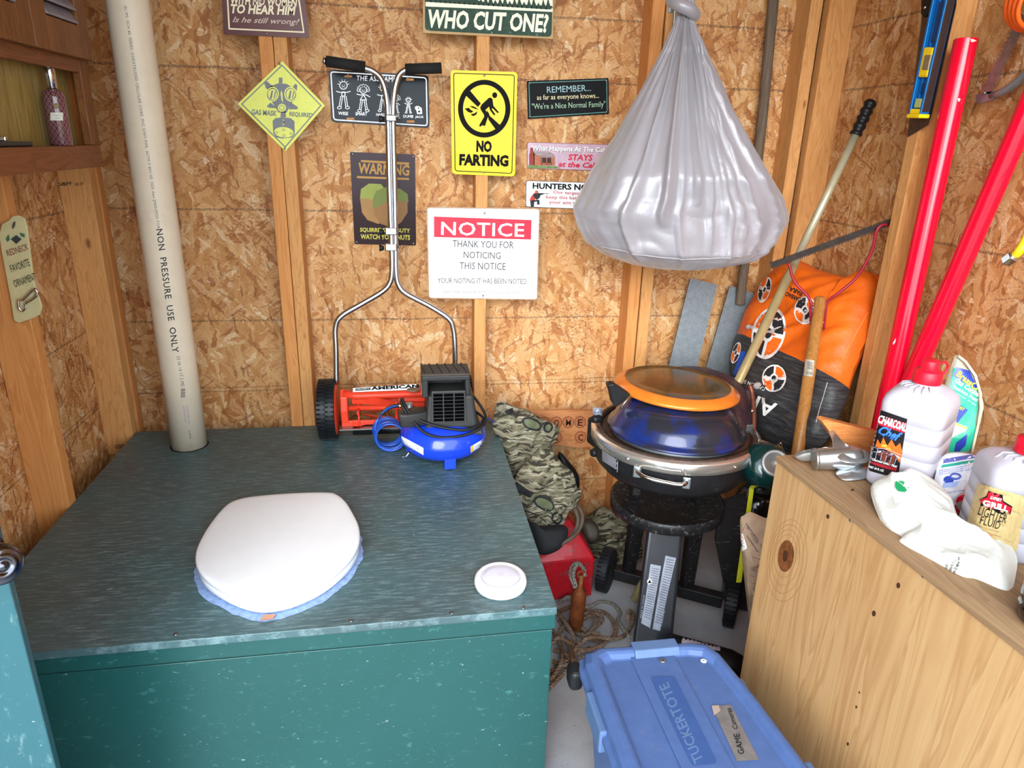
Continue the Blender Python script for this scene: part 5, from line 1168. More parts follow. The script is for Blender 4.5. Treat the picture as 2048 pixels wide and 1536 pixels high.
# ------------------------------------------------------------------ canisters, bag and bits right of the grill
T = thing('black_canister', 'glossy black canister on the floor between grill and plywood cabinet', 'canister', (1.10, 1.80, 0))
Mx = Matrix.Translation((1.10, 1.80, 0)) @ Matrix.Scale(.92, 4, (0, 0, 1)); obj('canister_body', MB().lathe([(.06, 0), (.074, .006), (.076, .40), (.068, .435), (.05, .448), (0, .45)], Mx, 32), pmat('151517', .15, .1, .05, coat=.5), T)
obj('canister_collar', MB().lathe([(.046, .45), (.046, .468), (.04, .471), (0, .471)], Mx, 24), M_black, T)
gc2 = W(1530, 930, Y=1.575)
T = thing('propane_cylinder', 'dark green gas cylinder with pale round cap beside the cabinet corner', 'cylinder', tuple(gc2))
Mx = Matrix.Translation(gc2) @ Matrix.Scale(1.2, 4) @ V((-.25, -.75, .55)).to_track_quat('Z', 'Y').to_matrix().to_4x4()
obj('shell', MB().lathe([(0, -.09), (.035, -.088), (.051, -.07), (.053, .0), (.050, .022), (.036, .036), (.02, .040), (0, .040)], Mx, 36), pmat('07302f', .15, .1, .06, coat=.5), T)
obj('cap', MB().lathe([(0, .046), (.012, .046), (.0125, .050), (.022, .050), (.0225, .0525), (.029, .0525), (.030, .051), (.030, .040)], Matrix.Translation((.014, -.004, -.004)) @ Mx, 28), pmat('9ea1a0', .4, .5, .1), T)
T = thing('yellow_rod', 'thin yellow plastic rod standing between the grill and paper bag', 'rod', tuple(W(1475, 1165, Y=1.60)))
obj('rod', MB().hexa([W(x, y, Y=1.62) for x, y in ((1472, 1165), (1481, 1165), (1483, 1163), (1474, 1163))]+[W(x, y, Y=1.60) for x, y in ((1502, 955), (1510, 957), (1511, 955), (1504, 953))]), pmat('c9c92c', .4, 0, .05), T)
KP = Plane(W(1500, 1035, Y=1.47), (-.35, -1, .1)); ol = [(1480, 1042), (1488, 1030), (1502, 1024), (1530, 1036), (1560, 1040), (1566, 1120), (1556, 1240), (1540, 1322), (1518, 1300), (1502, 1262), (1492, 1190), (1484, 1110)]
T = thing('paper_sack', 'crumpled brown paper sack with printed warnings between grill and cabinet', 'sack', tuple(W(1515, 1300, Y=1.5)))
kb = pillow(ol, KP, .030, .04, 20, .010, 10, 4, 8, sub=3, crease=.018); obj('sack_body', kb, pmat('a58a72', .7, 0, .15, 20), T)
a = Art(Onto(kb), T); pk2 = pmat('5c4a48', .7)
a.patch(wh, [(1478, 1068), (1486, 1067), (1494, 1096), (1485, 1103)], 1, 4, 6, 'warning_panel'); a.ring(pmat('c02c3c', .5), 1484, 1078, 3.5, 5, 1, 2, 14, 0, 'warning_panel_mark'); a.poly(ink, [(1484, 1087), (1491, 1096), (1484, 1095)], 2, 'warning_symbol')
a.line(pk2, [(1486, 1060), (1492, 1046), (1524, 1093), (1516, 1104), (1486, 1060)], 1, 1, name='print_frame')
a.text(pk2, 'NET WEIGHT', 1492, 1054, 1512, 1088, 5, 1, bold=.02)
for k in range(9): a.line(pk2, [(1500+k*.6, 1112+k*13), (1528, 1122+k*13)], .9, 1, name='fine_print')
a.done()
# black bottle lying on the floor
b0, b1 = W(1356, 1302, Z=.045), W(1438, 1325, Z=.045); d = (b1-b0).normalized(); b0 = b0-d*.03
T = thing('black_bottle', 'black plastic bottle with pink label lying on the floor behind the blue tote', 'bottle', (b0.x, b0.y, 0))
Mx = Matrix.Translation(b0) @ d.to_track_quat('Z', 'Y').to_matrix().to_4x4(); L_ = (b1-b0).length+.03
bb_ = MB().lathe([(0, 0), (.036, 0), (.043, .006), (.044, L_), (.034, L_+.035), (.015, L_+.055), (.013, L_+.085), (0, L_+.085)], Mx, 28); obj('bottle_body', bb_, M_black, T)
obj('cap', MB().lathe([(.016, L_+.07), (.017, L_+.095), (0, L_+.097)], Mx, 20), M_black, T)
a = Art(Onto(bb_), T); a.patch(pmat('b8acb8', .5, 0, .05), [(1367, 1260), (1444, 1272), (1440, 1302), (1362, 1292)], 1, 10, 5, 'label')
for k in range(5): a.line(pmat('4c4450', .5), [(1373+k*2.6, 1264+k*.4), (1372+k*2.6, 1273+k*.4)], 1.1, 2, name='barcode')
for k in range(5): a.line(pmat('6b5f70', .5), [(1392, 1266+k*4.4), (1436, 1273+k*4.4)], 1, 2, name='fine_print')
a.done()

# ------------------------------------------------------------------ between bench and grill
T = thing('camo_waders', 'camouflage bib with two black rimmed olive windows, upper one beside the bench', 'garment', tuple(W(1050, 900, Y=2.1)))
c1 = Plane(W(1040, 880, Y=2.085), (.1, -1, .25)); ol = [(994, 806), (1006, 803), (1030, 813), (1056, 820), (1082, 836), (1106, 846), (1119, 858), (1112, 882), (1104, 893), (1092, 908), (1082, 950), (1056, 985), (1028, 968), (1012, 930), (1000, 885), (986, 858), (988, 828)]
mb = pillow(ol, c1, .030, .05, 26, .012, 8, 3, 5, sub=3, crease=.020, dirv=(-.4, 1), st=(.55, 1.5)); obj('cloth', mb, M_camo, T); a = Art(Onto(mb), T, .001)
def window(a, cx, cy, rx, ry, rot, w=4):
    a.poly(M_blkf, ellp(cx, cy, rx, ry, 28, rot), 2, 'window_rim'); a.poly(M_olv, ellp(cx, cy, rx-w, ry-w, 28, rot), 4, 'window')
window(a, 1063, 848, 21, 12, .42); window(a, 1096, 855.5, 10.5, 10.5, 0); a.poly(pmat('1a1a1b', .8), [(1010, 822), (1025, 816), (1029, 826), (1024, 831), (1012, 828)], 3, 'strap_tab'); a.done()
T = thing('camo_jacket', 'crumpled camouflage jacket with buckle strap and one olive window, beside the bench corner', 'garment', tuple(W(1090, 1000, Y=1.95)))
c2 = Plane(W(1090, 985, Y=1.925), (.15, -1, .35)); ol = [(1086, 890), (1101, 896), (1120, 922), (1146, 946), (1154, 974), (1165, 982), (1151, 1012), (1136, 1024), (1126, 1050), (1096, 1056), (1062, 1045), (1040, 1012), (1024, 978), (1036, 944), (1062, 916)]
mb = pillow(ol, c2, .035, .06, 26, .014, 8, 3, 9, sub=3, crease=.024, dirv=(-.6, 1), st=(.5, 1.5)); obj('cloth', mb, M_camo, T); a = Art(Onto(mb), T, .001)
window(a, 1088, 1007, 23, 13, .45); a.poly(M_blkf, [(1026, 968), (1034, 964), (1066, 987), (1060, 997), (1030, 980)], 2, 'strap'); a.poly(pmat('2c2e33', .3), [(1036, 968), (1042, 969), (1038, 981), (1033, 978)], 4, 'buckle'); a.ring(M_blkf, 1114, 1036, 11, 12, 4, 2, 24, 0, 'eyelet'); a.line(M_blkf, [(1044, 1018), (1074, 1030), (1102, 1052)], 2.2, 2, name='piping'); a.done()
mb = pillow([(1052, 1044), (1075, 1052), (1126, 1050), (1134, 1068), (1118, 1098), (1090, 1110), (1070, 1100)], Plane(W(1090, 1075, Y=1.84), (.1, -1, .6)), .05, .05, 12, .006, 12, 4, 3); tag(obj('black_pouch', mb, M_blkf), 'black neoprene pouch sagging over the red can under the camouflage jacket', 'pouch')
mb = pillow([(1118, 905), (1140, 925), (1157, 950), (1158, 975), (1150, 985), (1120, 950)], PY(2.06), .03, .04, 10, .004, 12, 4, 3); tag(obj('rubber_boot_sole', mb, M_rub), 'black rubber edge sticking out behind the camouflage jacket', 'boot')
# red can
T = thing('red_fuel_can', 'scuffed red metal fuel can on the floor beside the bench', 'can', (.51, 1.93, 0)); M_rc = pmat('b01a26', .32, .1, .1, 30, 0, '6b4a48', 38, .36, coat=.2)
fl, fr, br_, bl_ = V((.36, 1.852, 0)), V((.595, 1.868, 0)), V((.60, 2.07, 0)), V((.36, 2.06, 0)); cc2 = V((.485, 2.0, 0))
def rg(z, s, c=cc2): return [V((c.x+(p.x-c.x)*s, c.y+(p.y-c.y)*s, z)) for p in (fl, fr, br_, bl_)]
obj('can_body', MB().loft([rg(.002, .98), rg(.008, 1), rg(.145, 1), rg(.155, .98), rg(.235, .50), rg(.25, .40)], True, False), M_rc, T, bevel=.006, seg=2); obj('can_seam', MB().loft([rg(.140, 1.012), rg(.148, 1.012)], False, False), M_rc, T)
T = thing('grey_tubing', 'loops of grey rubber tubing hanging over the red can', 'hose', tuple(W(1150, 1040, Y=1.88)))
for dx, dy in ((0, 0), (9, -4)):
    obj('tube_loop', MB().tube(hp([(1138+dx, 1010+dy, 1.95), (1150+dx, 1020+dy, 1.91), (1156+dx, 1040+dy, 1.88), (1150+dx, 1062+dy, 1.85), (1134+dx, 1080+dy, 1.82), (1112+dx, 1092+dy, 1.80), (1096+dx, 1100+dy, 1.79)], 6), .0065, 10), pmat('5a4f45', .5, 0, .15), T)
# camo heap by the wall
T = thing('camo_trousers', 'faded camouflage cloth heaped on the floor behind the small wheel', 'garment', tuple(W(1225, 1120, Z=0)))
mb = pillow([(1162, 1040), (1180, 1028), (1206, 1012), (1235, 1030), (1262, 1052), (1282, 1080), (1280, 1130), (1240, 1138), (1210, 1128), (1188, 1112), (1172, 1078)], Plane(W(1220, 1080, Y=2.10), (0, -1, .7)), .035, .05, 22, .018, 8, 3, 12, sub=3, crease=.030, dirv=(.8, -.5), st=(.5, 1.5)); obj('cloth', mb, M_camo, T)
mb = pillow([(1158, 1045), (1175, 1036), (1192, 1048), (1196, 1072), (1186, 1086), (1168, 1080)], Plane(W(1176, 1060, Y=2.03), (0, -1, .5)), .045, .04, 10, .006, 12, 4, 1); obj('boot_toe', mb, pmat('3a332b', .6, 0, .2), T)

# rusty anchor weight and rope
ac = W(1150, 1262, Z=0)
T = thing('rusty_anchor_weight', 'rusty iron cylinder weight with rope eye standing in the rope tangle', 'weight', (ac.x, ac.y, 0)); M_ru = pmat('7c4220', .7, .4, .3, 26, .3, 'a8864c', 12, .40)
Mx = Matrix.Translation((ac.x, ac.y, 0)) @ Matrix.Rotation(.04, 4, 'Y')
obj('weight_body', MB().lathe([(0, .002), (.021, .002), (.022, .006), (.0225, .135), (.018, .150), (.008, .160), (.0065, .195), (.007, .20), (0, .202)], Mx, 28), M_ru, T)
obj('eye_ring', MB().tube([Mx @ V((.012*math.cos(t), 0, .205+.012*math.sin(t))) for t in [2*PI*k/16 for k in range(16)]], .0035, 8, closed=True), M_ru, T)
def ropemat(name, c1, c2):
    m, n, b = nt(name); v = coords(n, (1, 1, 1)); w = noise_(n, v, 170, 3, .8); c = mix(n, ramp(n, noise_(n, v, 12, 3), [(.4, GR(0)), (.6, GR(1))]), rgb(c1), rgb(c2))
    n.links.new(mix(n, ramp(n, w, [(.4, GR(.7)), (.55, GR(0))]), c, rgb('2e241c')), b.inputs['Base Color']); b.inputs['Roughness'].default_value = .9; bump(n, b, w, 1, .003); return m
M_rope = ropemat('old_brown_rope', '7d5c44', '8f7d6c'); M_rope2 = ropemat('grey_rope', '7c776c', '98948a')
def rope(pts, r, z0=.007, n=6):
    return curve([W(p[0], p[1], Z=(p[2] if len(p) > 2 else z0)) for p in pts], n)
def braided(pts, r, lay=.011):
    """three-strand rope"""
    L = [0]; 
    for i in range(1, len(pts)): L.append(L[-1]+(pts[i]-pts[i-1]).length)
    res = []; k = 0; s = 0; step = lay/5
    while s < L[-1]:
        while L[k+1] < s: k += 1
        res.append(pts[k].lerp(pts[k+1], (s-L[k])/max(1e-9, L[k+1]-L[k]))); s += step
    mb = MB()
    for j in range(3):
        q = []
        for i, p in enumerate(res):
            t = (res[min(i+1, len(res)-1)]-res[max(i-1, 0)]).normalized(); u = t.cross(V((0, 0, 1))); u = u.normalized() if u.length > .01 else V((1, 0, 0)); w = t.cross(u)
            a_ = i*2*PI/15+j*2*PI/3; q.append(p+(u*math.cos(a_)+w*math.sin(a_))*r*.5)
        mb.tube(q, r*.58, 5)
    return mb
T = thing('rope_tangle', 'tangled heap of old brown braided rope on the floor beside the bench', 'rope', (.48, 1.60, 0))
runs = [[(1112, 1280), (1130, 1250, .02), (1160, 1232, .03), (1195, 1222), (1218, 1232), (1232, 1255, .02), (1226, 1275), (1200, 1283), (1165, 1270, .02), (1140, 1262), (1118, 1240)],
        [(1108, 1214), (1125, 1236, .03), (1142, 1262, .04), (1150, 1285, .03), (1138, 1310, .02), (1118, 1340), (1104, 1360)],
        [(1104, 1258), (1122, 1290, .02), (1124, 1320, .03), (1112, 1345, .02), (1100, 1360)],
        [(1138, 1330), (1150, 1300, .04), (1172, 1278, .05), (1195, 1274, .04), (1225, 1278, .02), (1248, 1272), (1262, 1252), (1266, 1232, .02), (1258, 1222, .05), (1256, 1245, .03)],
        [(1130, 1275), (1142, 1300, .03), (1146, 1325, .05), (1140, 1322), (1160, 1318), (1190, 1305), (1205, 1295)],
        [(1100, 1345), (1130, 1325, .02), (1158, 1305, .02), (1200, 1292, .02), (1215, 1280)], [(1180, 1262), (1205, 1240, .02), (1190, 1228, .02), (1160, 1245, .02), (1172, 1262, .02), (1200, 1268)],
        [(1096, 1300), (1115, 1275, .03), (1140, 1285, .03), (1165, 1300, .03), (1180, 1296)], [(1090, 1385), (1120, 1355), (1140, 1335, .01), (1165, 1320), (1180, 1312)], [(1110, 1230, .02), (1135, 1216, .02), (1160, 1214, .01), (1185, 1228, .02), (1190, 1250, .03), (1170, 1274, .03)],
        [(1108, 1300, .01), (1128, 1306, .02), (1150, 1322, .02), (1128, 1330, .02), (1106, 1322, .01)]]
for r_ in runs: obj('rope_run', braided(rope(r_, .006), .0062), M_rope, T)
T = thing('grey_rope', 'thin grey braided rope tied to the anchor weight and looping over the floor', 'rope', (.55, 1.72, 0))
for r_ in ([(1118, 1206, .02), (1135, 1194, .03), (1150, 1200, .03), (1175, 1215, .02), (1200, 1204), (1225, 1208), (1240, 1225), (1236, 1240), (1250, 1262), (1262, 1275)],
           [(1150, 1175, .18), (1141, 1150, .19), (1146, 1130, .21), (1158, 1126, .225), (1168, 1140, .215), (1170, 1152, .20)], [(1152, 1172, .18), (1147, 1150, .20), (1152, 1132, .215), (1164, 1130, .215)]):
    obj('rope_run', braided(rope(r_, .006), .0058), M_rope2, T)
# ------------------------------------------------------------------ blue tote
TZ = .40
T = thing('storage_tote', 'dusty blue plastic storage tote with embossed lid and silver tape', 'tote', (.53, .87, 0))
M_tb = pmat('4a6293', .4, 0, .06, 40, .05, '626c88', 30, .30); M_td = pmat('38548a', .35, 0, .05); M_tl = pmat('577099', .36, 0, .05)
lid = [V((.372, .56)), V((.371, 1.130)), V((.378, 1.158)), V((.400, 1.170)), V((.600, 1.163)), V((.632, 1.154)), V((.650, 1.125)), V((.668, 1.0)), V((.684, .80)), V((.692, .56))]
lc = V((.53, .86))
def off(d, z, L=lid): return [V((lc.x+(p.x-lc.x)*(1-d/.155), lc.y+(p.y-lc.y)*(1-d/.30), z)) for p in L]
mb = MB(); R = [off(-.020, TZ-.045), off(-.020, TZ-.034), off(-.012, TZ-.030), off(-.010, TZ-.012), off(.0, TZ-.002), off(.004, TZ), off(.012, TZ), off(.018, TZ-.004), off(.024, TZ-.013), off(.028, TZ-.014)]
mb.loft(R, False, False); mb.add(R[-1], [tuple(range(len(lid)))]); obj('lid', mb, M_tb, T, bevel=.0018, seg=2)
mb = MB(); mb.loft([off(.035, .002), off(.03, .01), off(.0, TZ-.06), off(-.006, TZ-.050), off(-.010, TZ-.046)], True, False); obj('tub', mb, M_tb, T, bevel=.003)
# raised centre band of the lid with edges, and its back tab
def lz(px, py, z=TZ-.0135): return W(px, py, Z=z)
g1a, g1b = lz(1253, 1300), lz(1361, 1536); g2a, g2b = lz(1340, 1297), lz(1468, 1536)
ext = lambda a_, b_: b_+(b_-a_)*.9
mb = MB(); e1, e2 = ext(g1a, g1b), ext(g2a, g2b); z_ = V((0, 0, .0035)); mb.hexa([g1a, e1, e2, g2a]+[q+z_ for q in (g1a, e1, e2, g2a)]); obj('lid_band', mb, M_tb, T, bevel=.0015)
bt = [W(x, y, Z=TZ-.012) for x, y in ((1250, 1272), (1338, 1269))]; ft_ = [W(x, y, Z=TZ+.003) for x, y in ((1255, 1301), (1339, 1299))]
bx0, bx1 = bt[0].x, bt[1].x; mb = MB().loft([[V((x, y, z)) for x in (bx0, bx1) for y, z in (((1.187, TZ-.05), (1.187, TZ-.004), (1.180, TZ+.004), (1.150, TZ+.004), (1.140, TZ-.009), (1.150, TZ-.045)) if x == bx0 else ((1.150, TZ-.045), (1.140, TZ-.009), (1.150, TZ+.004), (1.180, TZ+.004), (1.187, TZ-.004), (1.187, TZ-.05)))]], False)
mb = MB().prism([V((bx0, y, z)) for y, z in ((1.180, TZ-.045), (1.182, TZ-.004), (1.176, TZ+.0035), (1.148, TZ+.0035), (1.138, TZ-.0095), (1.148, TZ-.045))], (bx1-bx0, 0, 0)); obj('back_tab', mb, M_tl, T, bevel=.002)
for s, ya, yb in ((0, .97, 1.075), (1, .995, 1.07), (1, .80, .86)):
    x = .352 if s == 0 else (.672 if ya > .9 else .700); obj('side_catch', MB().bb(x-.006, x+.010, ya, yb, TZ-.075, TZ-.022), M_tl, T, bevel=.004)
obj('side_rib', MB().bb(.362, .372, .70, .95, TZ-.10, TZ-.05), M_tb, T, bevel=.003)
hq = W(1133, 1352, Z=TZ-.09); obj('black_latch', MB().box((.345, 1.160, TZ-.06), (.030, .045, .050)), M_black, T, bevel=.012, seg=4)
a = Art(PZ(TZ-.0095), T)
a.poly(M_td, rquad([(1300, 1353), (1349, 1353), (1436, 1527), (1384, 1532)], 10), 1, 'name_panel')
a.text(M_tl, 'TUCKERTOTE', 1408, 1521, 1336, 1364, 21, 2, bold=.025)
tp = pmat('84807f', .4, .35, .12, 60); a.m = PZ(TZ-.0132); tq = [(1423, 1412), (1462, 1410), (1518, 1520), (1474, 1523)]; a.poly(tp, tq, 1, 'silver_tape'); a.poly(pmat('b9a89c', .4, .3), [(1423, 1412), (1437, 1411), (1441, 1422), (1428, 1432)], 2, 'tape_fold')
a.text(ink, 'GAME', 1489, 1508, 1478, 1466, 12, 3, bold=.0, shear=.2); a.text(ink, 'Cameras', 1476, 1458, 1461, 1416, 10, 3, bold=.0, shear=.3)
a.done()
for px, py, r, m in ((1325, 1321, .0075, pmat('8d8a80', .4, .8)), (1407, 1322, .0065, wh), (1352, 1306, .003, M_gal)):
    p = W(px, py, Z=TZ-.0095 if px < 1360 else TZ-.013); obj('washer', MB().lathe([(r*.4, 0), (r, 0), (r, .0015), (r*.4, .0018)], Matrix.Translation(p), 16), m, T)

# ------------------------------------------------------------------ on the plywood cabinet
def rect_bottle(c, ux, w, d, prof, mat, name, T, n=28, e=5.0):
    """superellipse jug: prof = (z, scale w, scale d)"""
    ux = V((ux[0], ux[1], 0)).normalized(); uy = V((-ux.y, ux.x, 0)); rings = []
    for z, sw, sd, ee in prof:
        r = []
        for k in range(n*2):
            t = 2*PI*k/(n*2); co, si = math.cos(t), math.sin(t)
            r.append(c+ux*(w*sw*math.copysign(abs(co)**(2/ee), co))+uy*(d*sd*math.copysign(abs(si)**(2/ee), si))+V((0, 0, z)))
        rings.append(r)
    mb = MB().loft(rings, True); obj(name, mb, mat, T); return mb
M_jug = pmat('b9b5c0', .35, 0, .02, spec=.3); M_capr = pmat('d8152c', .35, 0, .03)
def jug(name, label, c, ux, w, d, H, clab):
    T = thing(name, label, 'bottle', tuple(c)); pr = []
    for z, s, e in ((0, .90, 5), (.006, .97, 6), (.012, 1, 6)): pr.append((z, s, s, e))
    hb = H*.70
    for k in range(1, 5):
        z = .012+(hb-.012)*k/5; pr += [(z-.0012, 1, 1, 6), (z, .975, .975, 6), (z+.0012, 1, 1, 6)]
    pr += [(hb, 1, 1, 6), (hb+H*.045, .96, .96, 5), (hb+H*.09, .82, .84, 4), (hb+H*.125, .60, .64, 3), (hb+H*.145, .36, .40, 2), (hb+H*.16, .34, .38, 2)]
    mb = rect_bottle(c, ux, w, d, pr, M_jug, 'bottle_body', T); top = hb+H*.155; Mx = Matrix.Translation(c+V((0, 0, top))); rr = min(w, d)*.43
    obj('cap', MB().lathe([(rr*1.02, 0), (rr*1.05, .004), (rr*1.0, .022), (rr*.9, .025), (rr*.62, .026), (rr*.60, .042), (rr*.5, .045), (0, .045)], Mx, 30), M_capr, T)
    obj('cap_strap', MB().tube(curve([c+V((rr*.6, -.003, top+.038)), c+V((rr*1.15, -.003, top+.040)), c+V((rr*1.45, -.003, top+.030)), c+V((rr*1.3, -.003, top+.018)), c+V((rr*.98, -.003, top+.016))], 5), .0022, 8), M_capr, T)
    ux = V((ux[0], ux[1], 0)).normalized(); uy = V((-ux.y, ux.x, 0))
    for k in range(7):
        t = -PI*.95+k*.32; p0 = c+ux*(w*.40*math.cos(t))+uy*(d*.42*math.sin(t))+V((0, 0, hb+H*.142)); p1 = c+ux*(w*.9*math.cos(t))+uy*(d*.9*math.sin(t))+V((0, 0, hb+H*.055))
        obj('shoulder_rib', MB().tube([p0, p0.lerp(p1, .5)+V((0, 0, .008)), p1], .0018, 6), M_jug, T)
    return T, mb
c1 = V((.979, 1.105, PH))
T, jb = jug('lighter_fluid_bottle', 'white jug with red cap and black flame label beside the propeller', c1, (.60, -.80), .057, .064, .250, 0)
a = Art(Onto(jb), T, .0006); lq = [(1751, 817), (1818, 839), (1798, 955), (1733, 938)]
a.patch(pmat('17151a', .35, 0, .05), [(1757, 818), (1815, 838), (1796, 957), (1734, 940)], 1, 10, 14, 'black_label')
a.patch(M_redp, [(1757, 829), (1813, 846), (1810, 866), (1753, 848)], 2, 8, 4, 'red_band'); a.text(wh, 'CHARCOAL', 1757, 845, 1811, 863, 17, 4, bold=.05); a.text(pmat('3b78d8', .4), 'Chef', 1757, 868, 1800, 884, 20, 4, bold=.035, shear=.35)
for pts, m in (([(1752, 893), (1757, 878), (1762, 888), (1768, 874), (1775, 892), (1784, 878), (1792, 893), (1801, 885), (1806, 905), (1800, 925), (1790, 908), (1770, 898)], pmat('e8641c', .5)), ([(1764, 892), (1770, 882), (1778, 895), (1788, 888), (1794, 904), (1780, 898)], pmat('f6c23c', .5))): a.poly(m, pts, 3, 'flame')
for x, y in ((1762, 905), (1775, 908), (1788, 915), (1768, 916), (1782, 924)): a.ell(pmat('6a2c20', .6, 0, .3, 90), x, y, 7, 6, 4, 14, 0, 'charcoal_lump')
for k in range(6): a.line(pmat('9ab0cc', .5), [(1747+k*10, 893+k*3), (1744+k*9, 914+k*3)], .9, 5, name='grill_line')
for k in range(2): a.line(pmat('9ab0cc', .5), [(1748, 895+k*8), (1775, 897+k*8), (1803, 909+k*8)], .9, 5, name='grill_line')
a.patch(pmat('9c1c28', .5), [(1744, 922), (1795, 936), (1793, 942), (1743, 928)], 3, 6, 2, 'red_strip'); a.text(wh, 'Charcoal Lighter Fluid', 1745, 921, 1794, 936, 6, 4, bold=.03, shear=.2); a.text(wh, 'NET 64 FL OZ', 1740, 935, 1768, 943, 4.5, 4, bold=.03); a.done()
c2_ = V((.990, .870, PH))
T, jb = jug('lighter_fluid_bottle', 'white jug with red cap and tan label at the right edge', c2_, (.90, -.44), .062, .055, .205, 0)
a = Art(Onto(jb), T, .0006); wl_ = wood('tan_label', 'd9c08a', 'cbb078', 'b89a62', 'z', 3, .45, False, 0)
q = [(1959, 968), (2058, 985), (2045, 1120), (1928, 1070)]; q = [(1957, 966), (2052, 993), (2034, 1102), (1929, 1068)]; a.patch(wl_, q, 1, 12, 10, 'tan_label')
a.poly(ink, [(1961, 999), (1975, 992), (1978, 983), (2005, 989), (2006, 1001), (2024, 1012), (2020, 1028), (1996, 1025), (1983, 1018), (1963, 1012)], 2, 'badge_edge'); a.poly(M_redp, [(1963, 1000), (1977, 994), (1979, 985), (2003, 991), (2004, 1003), (2022, 1014), (2018, 1026), (1997, 1022), (1984, 1016), (1965, 1010)], 3, 'badge')
a.text(wh, 'EXPERT', 1982, 997, 2002, 1002, 6, 4, bold=.03); a.text(wh, 'GRILL', 1968, 1010, 2014, 1022, 12, 5, bold=.05)
a.text(ink, 'LIGHTER', 1958, 1029, 2010, 1046, 18, 3, bold=.0); a.text(ink, 'FLUID', 1961, 1047, 1997, 1058, 16, 3, bold=.0); a.line(pmat('8a7450', .5), [(1952, 1056), (2002, 1073)], .8, 3); a.text(pmat('a08a60', .5), 'CHARCOAL ENCENDEDOR', 1955, 1052, 1998, 1065, 3.5, 3); a.text(M_redp, 'DANGER', 1965, 1066, 1985, 1072, 3, 3); a.done()

# propeller
T = thing('boat_propeller', 'polished metal three-blade boat propeller lying on the cabinet corner', 'propeller', (.85, 1.17, PH)); M_prop = pmat('b9bdbf', .26, .9, .12, 18)
hb0, hb1 = W(1630, 918, Z=.824), W(1700, 915, Z=.832); q0 = (hb1-hb0).normalized()
obj('hub', MB().tube([hb0, hb0+q0*.004, hb0+q0*.03, hb1, hb1+q0*.02], [.019, .021, .0235, .026, .022], 28), M_prop, T); obj('hub_rim', MB().tube([hb0-q0*.003, hb0+q0*.003], .0225, 28), M_prop, T)
def blade(pts, th, mats=M_prop):
    P0 = [W(x, y, Z=z) for x, y, z in pts]; c = sum(P0, V((0, 0, 0)))/len(P0); P1 = curve(P0, 4, True); n_ = (P0[1]-P0[0]).cross(P0[3]-P0[0]).normalized()
    if n_.z < 0: n_ = -n_
    mb = MB(); n = len(P1); R = [[c+(p-c)*s+n_*h for p in P1] for s, h in ((.0001, th*1.0), (.5, th*.8), (.85, th*.4), (.97, th*.1), (1, 0), (.97, -th*.3), (.8, -th*.6), (.0001, -th*.8))]
    mb.loft(R, False); return obj('blade', mb, mats, T)
blade([(1588, 912, .812), (1600, 902, .822), (1640, 896, .845), (1668, 895, .85), (1672, 908, .838), (1640, 918, .818), (1605, 922, .806)], .006)
blade([(1655, 862, .868), (1664, 858, .872), (1680, 878, .865), (1706, 897, .855), (1740, 905, .85), (1735, 925, .835), (1690, 925, .835), (1668, 905, .845), (1664, 880, .86)], .006)
blade([(1671, 946, .808), (1680, 938, .812), (1705, 934, .818), (1740, 936, .822), (1738, 954, .808), (1705, 961, .804), (1682, 958, .804)], .005)
tag(obj('wood_offcut', MB().prism([PZ(.802)(1642, 842+52), PZ(.802)(1760, 862+52), PZ(.802)(1760, 905+10), PZ(.802)(1700, 925-6)], (0, 0, .004)), M_stud), 'thin pine offcut lying flat behind the propeller', 'offcut')
o = MB(); w0 = [W(x, y, Y=1.215) for x, y in ((1643, 842), (1652, 839), (1760, 866), (1760, 920), (1700, 908), (1672, 880))]
o.prism(w0, (0, .022, 0)); T = thing('pine_offcut', 'sawn pine board end standing behind the propeller and jug', 'board', tuple(W(1700, 905, Y=1.215))); obj('board', o, wood('sawn_pine', 'd79055', 'c87c40', '9c5228', 'x', 2.4, .5, False), T, bevel=.001)
bpy.data.objects.remove(bpy.data.objects['wood_offcut'])

# plastic grocery bag
def plastic(name, c, tr=.25):
    m, n, b = nt(name); v = coords(n); n.links.new(ramp(n, noise_(n, v, 9, 3), [(.3, tuple(k*.92 for k in rgb(c)[:3])+(1,)), (.7, rgb(c))]), b.inputs['Base Color'])
    b.inputs['Roughness'].default_value = .3; b.inputs['Transmission Weight'].default_value = tr; b.inputs['IOR'].default_value = 1.15
    b.inputs['Subsurface Weight'].default_value = .15; b.inputs['Subsurface Radius'].default_value = (.02, .02, .02); bump(n, b, noise_(n, v, 60, 4, .6, 1), .4, .004); return m
M_plb = plastic('white_film', 'd9dad4', 0.0)
T = thing('grocery_bag', 'crumpled white plastic grocery bag draped over the cabinet edge', 'bag', (.88, .98, PH))
BPn = Plane((.86, .95, PH+.006), (-.42, -.18, 1))
ol = [(1741, 978), (1760, 962), (1790, 950), (1826, 945), (1856, 955), (1885, 975), (1905, 1000), (1920, 1042), (1960, 1060), (2010, 1085), (2034, 1112), (2030, 1160), (2016, 1200), (1980, 1192), (1930, 1178), (1880, 1150), (1838, 1128), (1800, 1116), (1788, 1098), (1800, 1080), (1776, 1062), (1756, 1030)]
gb = pillow(ol, BPn, .034, .004, 34, .008, 9, 3, 4, sub=4, crease=.020, dirv=(1, .75), st=(.5, 1.7)); obj('bag_film', gb, M_plb, T)
a = Art(Onto(gb), T, .001); gn2 = pmat('1f9a5c', .5); a.poly(gn2, [(1793, 964), (1808, 962), (1808, 973), (1818, 976), (1812, 984), (1798, 982), (1793, 974)], 3, 'green_print'); a.ell(gn2, 1808, 979, 8, 4.5, 3, 14, .2, 'green_print')
